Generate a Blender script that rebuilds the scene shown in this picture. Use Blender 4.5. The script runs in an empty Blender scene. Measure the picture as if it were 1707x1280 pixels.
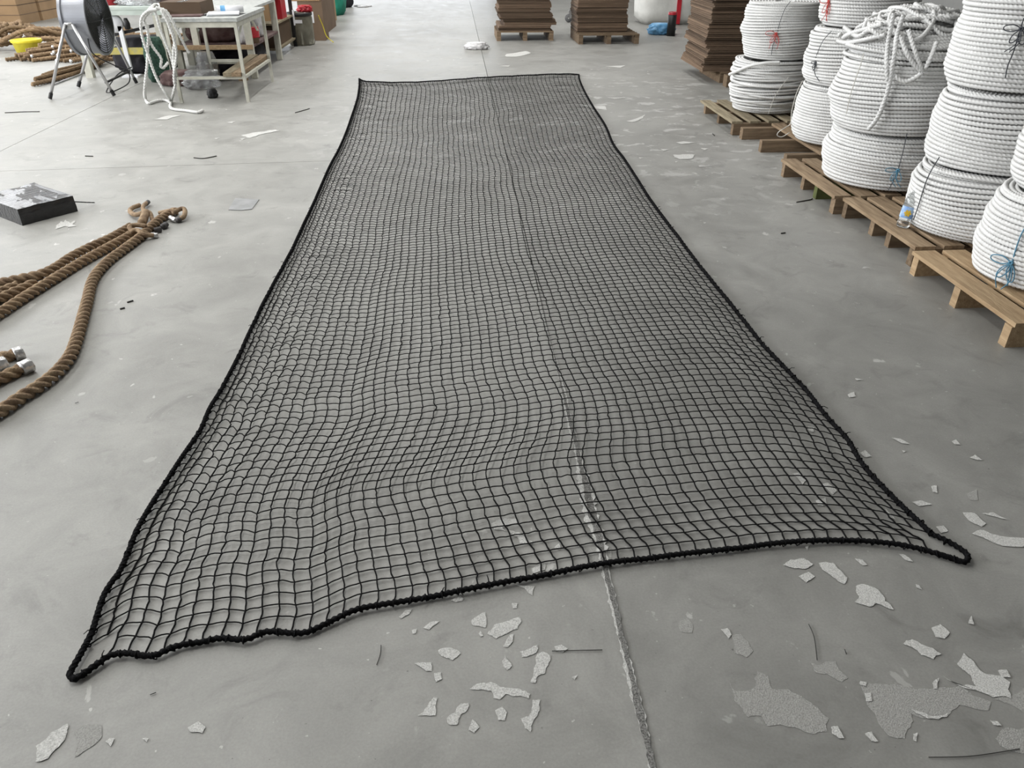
import bpy, math, random
import numpy as np
from mathutils import Vector, Matrix
R = random.Random(7)
NR = np.random.RandomState(7)
pi = math.pi
sc = bpy.context.scene
COL = sc.collection

# ------------------------------------------------------------------ camera
CAM_H = 1.60
PITCH, YAW = math.radians(30.93), math.radians(3.836)
FPX = 1260.0
cam = bpy.data.cameras.new('camera')
cam.sensor_width = 36.0
cam.lens = 36.0 * FPX / 1707.0
cam.clip_start = 0.05
cam.clip_end = 200
camo = bpy.data.objects.new('camera', cam)
COL.objects.link(camo)
camo.location = (0, 0, CAM_H)
camo.rotation_euler = (pi/2 - PITCH, 0, -YAW)
sc.camera = camo

# ------------------------------------------------------------------ world, lights, exposure
sc.view_settings.view_transform = 'Standard'
sc.view_settings.look = 'None'
sc.view_settings.exposure = 0.55
sc.view_settings.gamma = 1.0
sc.view_settings.use_curve_mapping = False
w = bpy.data.worlds.new('world'); sc.world = w; w.use_nodes = True
w.node_tree.nodes['Background'].inputs[0].default_value = (0.75, 0.82, 0.95, 1)
w.node_tree.nodes['Background'].inputs[1].default_value = 1.0

def area(name, loc, size, power, direction, color=(1, 1, 1)):
    l = bpy.data.lights.new(name, 'AREA'); l.shape = 'RECTANGLE'
    l.size, l.size_y = size; l.energy = power; l.color = color
    o = bpy.data.objects.new(name, l); COL.objects.link(o)
    o.location = loc
    o.rotation_euler = Vector(direction).to_track_quat('-Z', 'Y').to_euler()
    return o
HX0, HX1, HY0, HY1, HZ = -11.0, 10.0, -9.0, 34.0, 6.5
WIN_Y = (-4.5, 2.5, 9.5, 16.5, 23.5)         # window bays of the left wall
for k, wy in enumerate(WIN_Y):
    area('window_daylight', (HX0 + 0.05, wy, 3.7), (5.4, 2.8), (40, 460, 470, 230, 130)[k], (1, 0, -0.16), (0.98, 0.99, 1.0))
area('door_daylight', (-3.0, HY1 - 0.05, 2.6), (9.0, 4.6), 330, (0, -1, 0), (0.97, 0.99, 1.0))
for lx, ly, lp in ((-6.5, 2, 60), (-6.5, 8, 80), (-6.5, 14, 75), (-6.5, 21, 60), (-2.5, 4.5, 95), (-1.5, 9.5, 85), (-1.5, 15, 90), (-1.5, 22, 60), (2.0, 11, 70), (2.0, 17, 90), (4.5, 22, 60)):  # strips right of centre are unseen fill, added to brighten the far right
    area('ceiling_and_fill_strip', (lx, ly, HZ - 0.35), (0.25, 2.4), lp, (0, 0, -1), (1.0, 0.99, 0.96))

# ------------------------------------------------------------------ survey helpers (photo pixel -> point on a known plane)
_fw = np.array([math.sin(YAW)*math.cos(PITCH), math.cos(YAW)*math.cos(PITCH), -math.sin(PITCH)])
_rt = np.array([math.cos(YAW), -math.sin(YAW), 0.0]); _up = np.cross(_rt, _fw)
CAM = np.array([0, 0, CAM_H])
def ray(x, y): return _rt*((x-853.5)/FPX) + _up*((640-y)/FPX) + _fw
def at(x, y, z=0.0):
    d = ray(x, y); return CAM + d*((z-CAM_H)/d[2])
def at_y(x, y, Y):
    d = ray(x, y); return CAM + d*(Y/d[1])
def at_cyl(x, y, cx, cy, r):
    d = ray(x, y)
    a = d[0]**2+d[1]**2; b = -2*(d[0]*cx+d[1]*cy); c = cx*cx+cy*cy-r*r
    q = b*b-4*a*c
    t = (-b-math.sqrt(q))/(2*a) if q > 0 else -b/(2*a)
    return CAM + d*t

# ------------------------------------------------------------------ mesh helpers
class MB:
    def __init__(s): s.v = []; s.f = []; s.n = 0
    def add(s, V, F):
        V = np.asarray(V, float).reshape(-1, 3)
        for f in (F if isinstance(F, list) else [F]):
            s.f.append(np.asarray(f, int) + s.n)
        s.v.append(V); s.n += len(V); return s
    def box(s, c, d, rz=0.0, M=None):
        x, y, z = d[0]/2, d[1]/2, d[2]/2
        V = np.array([(-x,-y,-z),(x,-y,-z),(x,y,-z),(-x,y,-z),(-x,-y,z),(x,-y,z),(x,y,z),(-x,y,z)])
        if M is not None: V = V @ np.array(M.to_3x3()).T
        if rz: cz, sz = math.cos(rz), math.sin(rz); V = V @ np.array([(cz, sz, 0), (-sz, cz, 0), (0, 0, 1)])
        return s.add(V + np.array(c), np.array([(0,3,2,1),(4,5,6,7),(0,1,5,4),(1,2,6,5),(2,3,7,6),(3,0,4,7)]))
    def bar(s, a, b, w, h=None):           # square bar from a to b
        a, b = Vector(a), Vector(b); d = b-a
        M = d.to_track_quat('Z', 'Y').to_matrix()
        return s.box((a+b)/2, (w, h or w, d.length), M=M)
    def tube(s, P, r, n=8, cap=True, closed=False):
        P = np.asarray(P, float); m = len(P)
        T, N, B = frames(P, closed)
        r = np.broadcast_to(np.asarray(r, float), (m,))
        t = np.linspace(0, 2*pi, n, endpoint=False)
        V = P[:, None] + r[:, None, None]*(np.cos(t)[None, :, None]*N[:, None] + np.sin(t)[None, :, None]*B[:, None])
        return s.add(V, sweep_faces(m, n, cap, closed))
    def lathe(s, prof, n=24, c=(0, 0, 0), axis='z'):
        prof = np.asarray(prof, float); m = len(prof)
        t = np.linspace(0, 2*pi, n, endpoint=False)
        x = prof[:, 0][:, None]*np.cos(t); y = prof[:, 0][:, None]*np.sin(t); z = np.repeat(prof[:, 1][:, None], n, 1)
        V = np.stack([x, y, z] if axis == 'z' else ([z, x, y] if axis == 'x' else [y, z, x]), -1)
        return s.add(V.reshape(-1, 3)+np.array(c), sweep_faces(m, n, False, False))
    def build(s, name, mat, parent=None, smooth=False, loc=None):
        me = bpy.data.meshes.new(name)
        V = np.concatenate(s.v)
        fs = [f.reshape(-1, f.shape[-1]) for f in s.f]
        tot = np.concatenate([np.full(len(f), f.shape[1]) for f in fs])
        loops = np.concatenate([f.ravel() for f in fs])
        me.vertices.add(len(V)); me.vertices.foreach_set('co', V.ravel())
        me.loops.add(len(loops)); me.loops.foreach_set('vertex_index', loops.astype(np.int32))
        me.polygons.add(len(tot))
        me.polygons.foreach_set('loop_start', np.concatenate([[0], np.cumsum(tot)[:-1]]).astype(np.int32))
        me.polygons.foreach_set('loop_total', tot.astype(np.int32))
        me.update(calc_edges=True)
        me.polygons.foreach_set('use_smooth', np.full(len(tot), bool(smooth)))
        me.materials.append(mat)
        return link(name, me, parent, loc)
def link(name, me, parent=None, loc=None):
    o = bpy.data.objects.new(name, me); COL.objects.link(o)
    if parent: o.parent = parent
    if loc is not None: o.location = loc
    return o
def frames(P, closed=False):
    m = len(P)
    if closed: T = np.roll(P, -1, 0)-np.roll(P, 1, 0)
    else: T = np.gradient(P, axis=0)
    T = T/np.maximum(np.linalg.norm(T, axis=1, keepdims=True), 1e-9)
    N = np.zeros_like(P)
    u = np.array([0, 0, 1.0]) if abs(T[0][2]) < 0.9 else np.array([1.0, 0, 0])
    n = u-T[0]*(u@T[0])
    for i in range(m):
        n = n-T[i]*(n@T[i]); n = n/max(math.sqrt(n@n), 1e-9); N[i] = n
    return T, N, np.cross(T, N)
_fc = {}
def sweep_faces(m, n, cap, closed):
    k = (m, n, cap, closed)
    if k in _fc: return _fc[k]
    i = np.arange(m if closed else m-1)[:, None]; j = np.arange(n)[None]
    i2 = (i+1) % m; j2 = (j+1) % n
    F = [np.stack([i*n+j, i*n+j2, i2*n+j2, i2*n+j], -1).reshape(-1, 4)]
    if cap and not closed: F += [np.arange(n)[::-1].reshape(1, n), (np.arange(n)+(m-1)*n).reshape(1, n)]
    if m*n < 60000: _fc[k] = F
    return F
def smooth_path(P, step, closed=False):
    P = np.asarray(P, float); n = len(P)
    out = []
    for i in range(n if closed else n-1):
        if closed: p0, p1, p2, p3 = P[i-1], P[i], P[(i+1) % n], P[(i+2) % n]
        else: p0, p1, p2, p3 = P[max(i-1, 0)], P[i], P[i+1], P[min(i+2, n-1)]
        t = np.linspace(0, 1, 24, endpoint=False)[:, None]
        out.append(0.5*((2*p1)+(-p0+p2)*t+(2*p0-5*p1+4*p2-p3)*t*t+(-p0+3*p1-3*p2+p3)*t**3))
    out.append((P[:1] if closed else P[-1:])); Q = np.concatenate(out)
    s = np.concatenate([[0], np.cumsum(np.linalg.norm(np.diff(Q, axis=0), axis=1))])
    m = max(2, int(s[-1]/step)+1)
    q = np.linspace(0, s[-1], m)
    Q = np.stack([np.interp(q, s, Q[:, k]) for k in range(3)], 1)
    return Q[:-1] if closed else Q
def strand_profile(nprof, d=0.52):
    t = np.linspace(0, 2*pi, nprof, endpoint=False)
    a = (t+pi/3) % (2*pi/3)-pi/3
    rho = 1-d
    return t, d*np.cos(a)+np.sqrt(np.maximum(rho*rho-(d*np.sin(a))**2, 0.0005))
def rope(mb, P, r, lay, nprof=9, N=None, closed=False, hand=1, d=0.52):
    """three-strand laid rope swept along P"""
    P = np.asarray(P, float); m = len(P)
    if N is None: T, N, B = frames(P, closed)
    else:
        T = np.gradient(P, axis=0); T /= np.linalg.norm(T, axis=1, keepdims=True)
        B = np.cross(T, N)
    s = np.concatenate([[0], np.cumsum(np.linalg.norm(np.diff(P, axis=0), axis=1))])
    t, rr = strand_profile(nprof, d)
    ang = t[None]+hand*2*pi*s[:, None]/lay
    V = P[:, None]+(r*rr)[None, :, None]*(np.cos(ang)[..., None]*N[:, None]+np.sin(ang)[..., None]*B[:, None])
    mb.add(V, sweep_faces(m, nprof, True, closed)); return mb

# ------------------------------------------------------------------ materials
def mat(name, col, rough=0.6, var=0.12, scale=8.0, bump=0.0, bscale=60.0, metal=0.0, rnd=0.0, stretch=(1, 1, 1), spec=0.5, trans=0.0, alpha=1.0, coat=0.0, col2=None):
    m = bpy.data.materials.new(name); m.use_nodes = True
    nt = m.node_tree; nd = nt.nodes; L = nt.links
    b = nd['Principled BSDF']
    b.inputs['Roughness'].default_value = rough; b.inputs['Metallic'].default_value = metal
    b.inputs['Specular IOR Level'].default_value = spec
    b.inputs['Transmission Weight'].default_value = trans; b.inputs['Alpha'].default_value = alpha
    b.inputs['Coat Weight'].default_value = coat
    tc = nd.new('ShaderNodeTexCoord'); mp = nd.new('ShaderNodeMapping'); mp.inputs['Scale'].default_value = stretch
    L.new(tc.outputs['Object'], mp.inputs['Vector'])
    n = nd.new('ShaderNodeTexNoise'); n.inputs['Scale'].default_value = scale; n.inputs['Detail'].default_value = 5
    oi = nd.new('ShaderNodeObjectInfo')
    ad = nd.new('ShaderNodeVectorMath'); ad.operation = 'ADD'
    L.new(mp.outputs[0], ad.inputs[0])
    ml = nd.new('ShaderNodeMath'); ml.operation = 'MULTIPLY'; ml.inputs[1].default_value = 37.0
    L.new(oi.outputs['Random'], ml.inputs[0]); L.new(ml.outputs[0], ad.inputs[1])
    L.new(ad.outputs[0], n.inputs['Vector'])
    rp = nd.new('ShaderNodeValToRGB')
    c = np.array(col); c2 = np.array(col2) if col2 is not None else None
    rp.color_ramp.elements[0].position = 0.3; rp.color_ramp.elements[1].position = 0.7
    rp.color_ramp.elements[0].color = (*(c*(1-var) if c2 is None else c), 1)
    rp.color_ramp.elements[1].color = (*(np.minimum(c*(1+var), 1) if c2 is None else c2), 1)
    L.new(n.outputs['Fac'], rp.inputs[0]); out = rp.outputs[0]
    if rnd:
        hs = nd.new('ShaderNodeHueSaturation')
        mr = nd.new('ShaderNodeMapRange'); mr.inputs['To Min'].default_value = 1-rnd; mr.inputs['To Max'].default_value = 1+rnd
        L.new(oi.outputs['Random'], mr.inputs['Value']); L.new(mr.outputs[0], hs.inputs['Value']); L.new(out, hs.inputs['Color']); out = hs.outputs[0]
    L.new(out, b.inputs['Base Color'])
    if bump:
        n2 = nd.new('ShaderNodeTexNoise'); n2.inputs['Scale'].default_value = bscale; n2.inputs['Detail'].default_value = 4
        L.new(ad.outputs[0], n2.inputs['Vector'])
        bp = nd.new('ShaderNodeBump'); bp.inputs['Strength'].default_value = bump; bp.inputs['Distance'].default_value = 0.02
        L.new(n2.outputs['Fac'], bp.inputs['Height']); L.new(bp.outputs[0], b.inputs['Normal'])
    return m

def floor_mat(name='painted_concrete', tone=1.0):
    m = bpy.data.materials.new(name); m.use_nodes = True
    nt = m.node_tree; nd = nt.nodes; L = nt.links; b = nd['Principled BSDF']
    geo = nd.new('ShaderNodeNewGeometry')
    def noise(scale, detail=6, rough=0.6, stretch=None, dist=0.0):
        n = nd.new('ShaderNodeTexNoise'); n.inputs['Scale'].default_value = scale; n.inputs['Detail'].default_value = detail
        n.inputs['Roughness'].default_value = rough; n.inputs['Distortion'].default_value = dist
        v = geo.outputs['Position']
        if stretch:
            mp = nd.new('ShaderNodeMapping'); mp.inputs['Scale'].default_value = stretch; L.new(v, mp.inputs[0]); v = mp.outputs[0]
        L.new(v, n.inputs['Vector']); return n.outputs['Fac']
    def ramp(f, a, b_, ca, cb):
        r = nd.new('ShaderNodeValToRGB'); e = r.color_ramp.elements
        e[0].position = a; e[1].position = b_; e[0].color = (*ca, 1); e[1].color = (*cb, 1)
        L.new(f, r.inputs[0]); return r.outputs[0]
    def mix(f, a, b_, mode='MIX'):
        x = nd.new('ShaderNodeMix'); x.data_type = 'RGBA'; x.blend_type = mode
        if hasattr(f, 'links') or not isinstance(f, float): L.new(f, x.inputs[0])
        else: x.inputs[0].default_value = f
        for s, v in ((x.inputs[6], a), (x.inputs[7], b_)):
            if isinstance(v, tuple): s.default_value = (*v, 1)
            else: L.new(v, s)
        return x.outputs[2]
    def mul(a, c):
        x = nd.new('ShaderNodeMath'); x.operation = 'MULTIPLY'; L.new(a, x.inputs[0])
        if isinstance(c, float): x.inputs[1].default_value = c
        else: L.new(c, x.inputs[1])
        return x.outputs[0]
    big = noise(0.55, 4, 0.55)
    base = ramp(big, 0.3, 0.72, (0.275, 0.273, 0.262), (0.375, 0.373, 0.362))
    med = noise(3.5, 8, 0.68, dist=0.6)
    base = mix(0.8, base, ramp(med, 0.25, 0.75, (0.36, 0.36, 0.352), (0.64, 0.64, 0.63)), 'OVERLAY')
    fine = noise(150, 3, 0.6)
    base = mix(0.24, base, ramp(fine, 0.2, 0.8, (0.3, 0.3, 0.3), (0.7, 0.7, 0.7)), 'OVERLAY')
    # dark smudges
    sm = noise(5.0, 6, 0.65, dist=0.8)
    base = mix(mul(ramp(sm, 0.57, 0.74, (0, 0, 0), (1, 1, 1)), 0.5), base, (0.14, 0.138, 0.13))
    # small chips of flaked paint, clustered
    clus = ramp(noise(0.8, 3), 0.44, 0.62, (0, 0, 0), (1, 1, 1))
    chips = ramp(noise(11, 5, 0.55, (1.0, 0.8, 1), 0.3), 0.665, 0.69, (0, 0, 0), (1, 1, 1))
    base = mix(mul(mul(chips, clus), 0.75), base, (0.70, 0.70, 0.68))
    dist = nd.new('ShaderNodeVectorMath'); dist.operation = 'DISTANCE'; dist.inputs[1].default_value = (1.7, 7.9, 0)
    L.new(geo.outputs['Position'], dist.inputs[0])
    worn = ramp(mul(dist.outputs['Value'], 0.2), 0.25, 0.75, (1, 1, 1), (0, 0, 0))
    streak = ramp(noise(5.5, 6, 0.62, (0.8, 1.0, 1), 0.5), 0.57, 0.61, (0, 0, 0), (1, 1, 1))
    base = mix(mul(mul(streak, worn), 0.6), base, (0.62, 0.62, 0.61))
    specks = ramp(noise(48, 2, 0.5), 0.735, 0.76, (0, 0, 0), (1, 1, 1))
    base = mix(mul(specks, 0.7), base, (0.58, 0.58, 0.56))
    dirt = ramp(noise(60, 2, 0.5, (1, 1.3, 1)), 0.75, 0.78, (0, 0, 0), (1, 1, 1))
    base = mix(mul(dirt, 0.6), base, (0.07, 0.068, 0.065))
    base = mix(1.0, base, (tone, tone*.995, tone*.985), 'MULTIPLY')
    L.new(base, b.inputs['Base Color'])
    rg = ramp(med, 0.2, 0.8, (0.36, 0.36, 0.36), (0.60, 0.60, 0.60)); L.new(rg, b.inputs['Roughness'])
    b.inputs['Specular IOR Level'].default_value = 0.5
    bp = nd.new('ShaderNodeBump'); bp.inputs['Strength'].default_value = 0.12; bp.inputs['Distance'].default_value = 0.01
    L.new(noise(9, 8, 0.7), bp.inputs['Height']); L.new(bp.outputs[0], b.inputs['Normal'])
    return m
def bare_mat(name, lo, hi):
    m = mat(name, lo, 0.85, scale=260, col2=hi, bump=0.3, bscale=400, spec=0.25); return m

M = dict(
    floor=floor_mat(), floor2=floor_mat('painted_concrete_darker', 0.87),  # second one: same floor, evenly darker, for slabs right of the long joint
    bare=bare_mat('bare_concrete_pale', (0.42, 0.418, 0.40), (0.78, 0.775, 0.75)),
    bare2=bare_mat('bare_concrete_grey', (0.29, 0.287, 0.272), (0.46, 0.456, 0.435)),
    seam=bare_mat('crumbled_seam', (0.06, 0.059, 0.055), (0.36, 0.355, 0.34)),
    joint=mat('joint_filler', (0.17, 0.168, 0.16), 0.9, 0.3, 40),
    wall=mat('wall_paint', (0.70, 0.70, 0.68), 0.7, 0.04, 3),
    wallgrey=mat('wall_paint_grey', (0.30, 0.30, 0.29), 0.7, 0.06, 3),
    ceil=mat('ceiling_sheet', (0.42, 0.42, 0.41), 0.7, 0.05, 3),
    frame=mat('window_frame_metal', (0.6, 0.6, 0.6), 0.4, 0.05),
    net=mat('black_twine', (0.005, 0.005, 0.0055), 0.85, 0.3, 80, spec=0.12),
    netrope=mat('black_rope', (0.006, 0.006, 0.007), 0.85, 0.4, 120, bump=0.5, bscale=300, spec=0.15),
    wrope=mat('white_rope', (0.76, 0.76, 0.75), 0.55, 0.05, 14, spec=0.35),
    wrope2=mat('white_rope_soft', (0.74, 0.74, 0.72), 0.6, 0.05, 14, spec=0.3),
    core=mat('coil_core', (0.62, 0.62, 0.61), 0.8),
    manila=mat('manila_rope', (0.225, 0.155, 0.105), 0.9, scale=26, bump=0.5, bscale=150, rnd=0.08, spec=0.1, col2=(0.41, 0.305, 0.20)),
    manila2=mat('manila_rope_dark', (0.19, 0.125, 0.075), 0.85, scale=22, bump=0.6, bscale=90, rnd=0.25, spec=0.15, col2=(0.33, 0.235, 0.145)),
    tape=mat('silver_tape', (0.62, 0.62, 0.62), 0.28, 0.2, 25, bump=0.4, bscale=40, metal=0.7),
    darkcap=mat('dark_rope_tip', (0.05, 0.045, 0.045), 0.6),
    wood=mat('pallet_wood', (0.20, 0.138, 0.085), 0.8, scale=5, bump=0.35, bscale=20, rnd=0.22, stretch=(9, 1.0, 9), spec=0.2, col2=(0.37, 0.275, 0.18)),
    woodx=mat('pallet_wood_cross', (0.15, 0.105, 0.068), 0.85, scale=5, bump=0.35, bscale=20, rnd=0.22, stretch=(1.0, 9, 9), spec=0.2, col2=(0.28, 0.205, 0.135)),
    woodnew=mat('pallet_wood_new', (0.33, 0.225, 0.13), 0.8, scale=5, bump=0.3, bscale=20, rnd=0.1, stretch=(9, 1.0, 9), spec=0.2, col2=(0.50, 0.365, 0.225)),
    woodold=mat('pallet_wood_weathered', (0.20, 0.165, 0.11), 0.85, scale=5, bump=0.35, bscale=20, rnd=0.15, stretch=(9, 1.0, 9), spec=0.2, col2=(0.34, 0.29, 0.20)),
    kraft=mat('kraft_board', (0.155, 0.108, 0.075), 0.85, 0.12, 3, rnd=0.40, spec=0.2),
    kraftlt=mat('kraft_board_light', (0.40, 0.265, 0.15), 0.8, 0.1, 3, rnd=0.15, spec=0.2),
    steel=mat('grey_sheet_steel', (0.30, 0.31, 0.34), 0.38, 0.06, 4, metal=0.55),
    tubest=mat('chromed_tube', (0.55, 0.55, 0.56), 0.3, 0.05, metal=0.9),
    black=mat('black_plastic', (0.012, 0.012, 0.013), 0.45, 0.2),
    wire=mat('dark_wire', (0.02, 0.022, 0.02), 0.45, 0.2, metal=0.3),
    cream=mat('cream_paint', (0.62, 0.61, 0.53), 0.5, 0.12, 14, rnd=0.05),
    green=mat('pale_green_paint', (0.55, 0.62, 0.57), 0.45, 0.1, 12),
    greyp=mat('grey_table_paint', (0.36, 0.38, 0.38), 0.5, scale=20, col2=(0.60, 0.61, 0.58)),
    yellow=mat('yellow_plastic', (0.80, 0.68, 0.04), 0.45, 0.1, 20),
    yelpaint=mat('yellow_paint', (0.62, 0.52, 0.08), 0.6, scale=22, col2=(0.40, 0.36, 0.20)),
    red=mat('red_plastic', (0.50, 0.02, 0.035), 0.35, 0.15),
    redtw=mat('red_twine', (0.55, 0.06, 0.05), 0.6, 0.1),
    bluetw=mat('blue_twine', (0.10, 0.28, 0.42), 0.6, 0.2),
    darktw=mat('dark_twine', (0.045, 0.05, 0.06), 0.6, 0.2),
    paletw=mat('pale_twine', (0.62, 0.60, 0.55), 0.6, 0.1),
    wrap=mat('stretch_wrap', (0.012, 0.012, 0.014), 0.38, 0.3, 6, bump=0.9, bscale=8, stretch=(1.5, 8, 3), coat=0.25),
    film=mat('clear_film', (0.80, 0.81, 0.82), 0.15, 0.1, 20, bump=0.9, bscale=25, trans=0.8, spec=0.6),
    filmw=mat('white_film', (0.80, 0.79, 0.80), 0.45, 0.1, 20, bump=0.5, bscale=25),
    bluebag=mat('blue_bag', (0.16, 0.42, 0.72), 0.35, 0.25, 9, bump=0.6, bscale=18),
    clear=mat('clear_plastic', (0.92, 0.95, 0.95), 0.06, 0.0, trans=0.95),
    smoke=mat('smoky_plastic', (0.13, 0.12, 0.09), 0.15, scale=5, trans=0.35, col2=(0.30, 0.29, 0.23)),
    bag=mat('woven_white_bag', (0.72, 0.72, 0.69), 0.55, 0.08, 6, bump=0.5, bscale=7),
    paper=mat('paper', (0.82, 0.83, 0.86), 0.6, 0.04),
    teal=mat('green_cloth', (0.02, 0.25, 0.17), 0.8, 0.25, 5, bump=0.5, bscale=6),
    dgreen=mat('dark_green_mesh', (0.008, 0.03, 0.02), 0.7, scale=40, col2=(0.05, 0.13, 0.09)),
    dark=mat('dark_cloth', (0.018, 0.016, 0.022), 0.8, 0.4, 6, bump=0.5, bscale=6),
    maroon=mat('maroon_cloth', (0.07, 0.03, 0.03), 0.8, scale=12, bump=0.4, bscale=10, col2=(0.18, 0.12, 0.11)),
    thread=mat('dark_thread', (0.035, 0.033, 0.03), 0.8),
    patch=mat('grey_sheet_scrap', (0.20, 0.205, 0.205), 0.35, scale=9, col2=(0.36, 0.365, 0.375)),
    lblb=mat('label_blue', (0.05, 0.22, 0.62), 0.4, scale=30, col2=(0.55, 0.72, 0.90)),
    lbly=mat('label_yellow', (0.85, 0.55, 0.03), 0.4),
)

def tag(o, label, cat, group=None, kind=None):
    if label: o['label'] = label
    if cat: o['category'] = cat
    if group: o['group'] = group
    if kind: o['kind'] = kind
    return o
def empty(name, loc, rz=0.0):
    o = bpy.data.objects.new(name, None); COL.objects.link(o)
    o.location = loc; o.rotation_euler = (0, 0, rz); o.empty_display_size = 0.1
    return o
def struct(o): o['kind'] = 'structure'; return o

# ================================================================== STRUCTURE
fl = struct(MB().box(((HX0+HX1)/2, (HY0+HY1)/2, -0.06), (HX1-HX0, HY1-HY0, 0.08)).build('floor', M['joint']))
xs = [HX0, -8.2, -3.89, 0.38, 4.67, HX1]
ys = {0: [HY0, -2.0, 6.0, 14.6, 23.2, HY1], 1: [HY0, -2.0, 6.05, 14.6, 23.2, HY1], 2: [HY0, -2.0, 6.24, 23.2, HY1], 3: [HY0, HY1], 4: [HY0, 6.3, 23.2, HY1]}
for i in range(5):
    for a, b in zip(ys[i][:-1], ys[i][1:]):
        g = 0.003
        x0, x1 = xs[i]+g, xs[i+1]-g
        d0, d1 = (0.05, 0.05) if i in (1, 2) else (0, 0)        # the sawn cross joint runs slightly askew
        sk = 0.055*(x1-x0)
        ya0, ya1 = (a+g+(-sk/2 if abs(a-6.2) < .3 else 0), a+g+(sk/2 if abs(a-6.2) < .3 else 0))
        yb0, yb1 = (b-g+(-sk/2 if abs(b-6.2) < .3 else 0), b-g+(sk/2 if abs(b-6.2) < .3 else 0))
        V = [(x0, ya0, -.02), (x1, ya1, -.02), (x1, yb1, -.02), (x0, yb0, -.02), (x0, ya0, 0), (x1, ya1, 0), (x1, yb1, 0), (x0, yb0, 0)]
        MB().add(V, np.array([(0,3,2,1),(4,5,6,7),(0,1,5,4),(1,2,6,5),(2,3,7,6),(3,0,4,7)])).build('slab', M['floor2' if i >= 3 else 'floor'], fl)
struct(MB().box(((HX0+HX1)/2, (HY0+HY1)/2, HZ+.05), (HX1-HX0+.4, HY1-HY0+.4, 0.1)).build('ceiling', M['ceil']))
struct(MB().box((HX1+.1, (HY0+HY1)/2, HZ/2), (0.2, HY1-HY0, HZ)).build('wall_right', M['wallgrey']))
struct(MB().box(((HX0+HX1)/2, HY0-.1, HZ/2), (HX1-HX0, 0.2, HZ)).build('wall_front', M['wallgrey']))
# left wall with its window bays, back wall with its open doorway
wb = MB(); ymid = (HY0+HY1)/2
wb.box((HX0-.1, ymid, 1.125), (0.2, HY1-HY0, 2.25)); wb.box((HX0-.1, ymid, 5.825), (0.2, HY1-HY0, 1.35))
edges = [HY0]+[v for wy in WIN_Y for v in (wy-2.75, wy+2.75)]+[HY1]
for a, b in zip(edges[0::2], edges[1::2]): wb.box((HX0-.1, (a+b)/2, 3.7), (0.2, b-a, 2.9))
struct(wb.build('wall_left', M['wall']))
for k, wy in enumerate(WIN_Y):
    f = MB()
    for dy in (-2.7, -0.9, 0.9, 2.7): f.box((HX0-.1, wy+dy, 3.7), (0.08, 0.08, 2.9))
    for dz in (2.3, 3.7, 5.1): f.box((HX0-.1, wy, dz), (0.08, 5.4, 0.08))
    wo = struct(f.build('window_%d' % (k+1), M['frame']))
    MB().box((HX0-.13, wy, 3.7), (0.01, 5.4, 2.8)).build('pane', M['clear'], wo)
bw = MB()
bw.box(((HX0-7.6)/2, HY1+.1, HZ/2), (-7.6-HX0, 0.2, HZ)); bw.box(((1.6+HX1)/2, HY1+.1, HZ/2), (HX1-1.6, 0.2, HZ)); bw.box((-3, HY1+.1, 5.75), (9.2, 0.2, 1.5))
struct(bw.build('wall_back', M['wall']))

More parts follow.
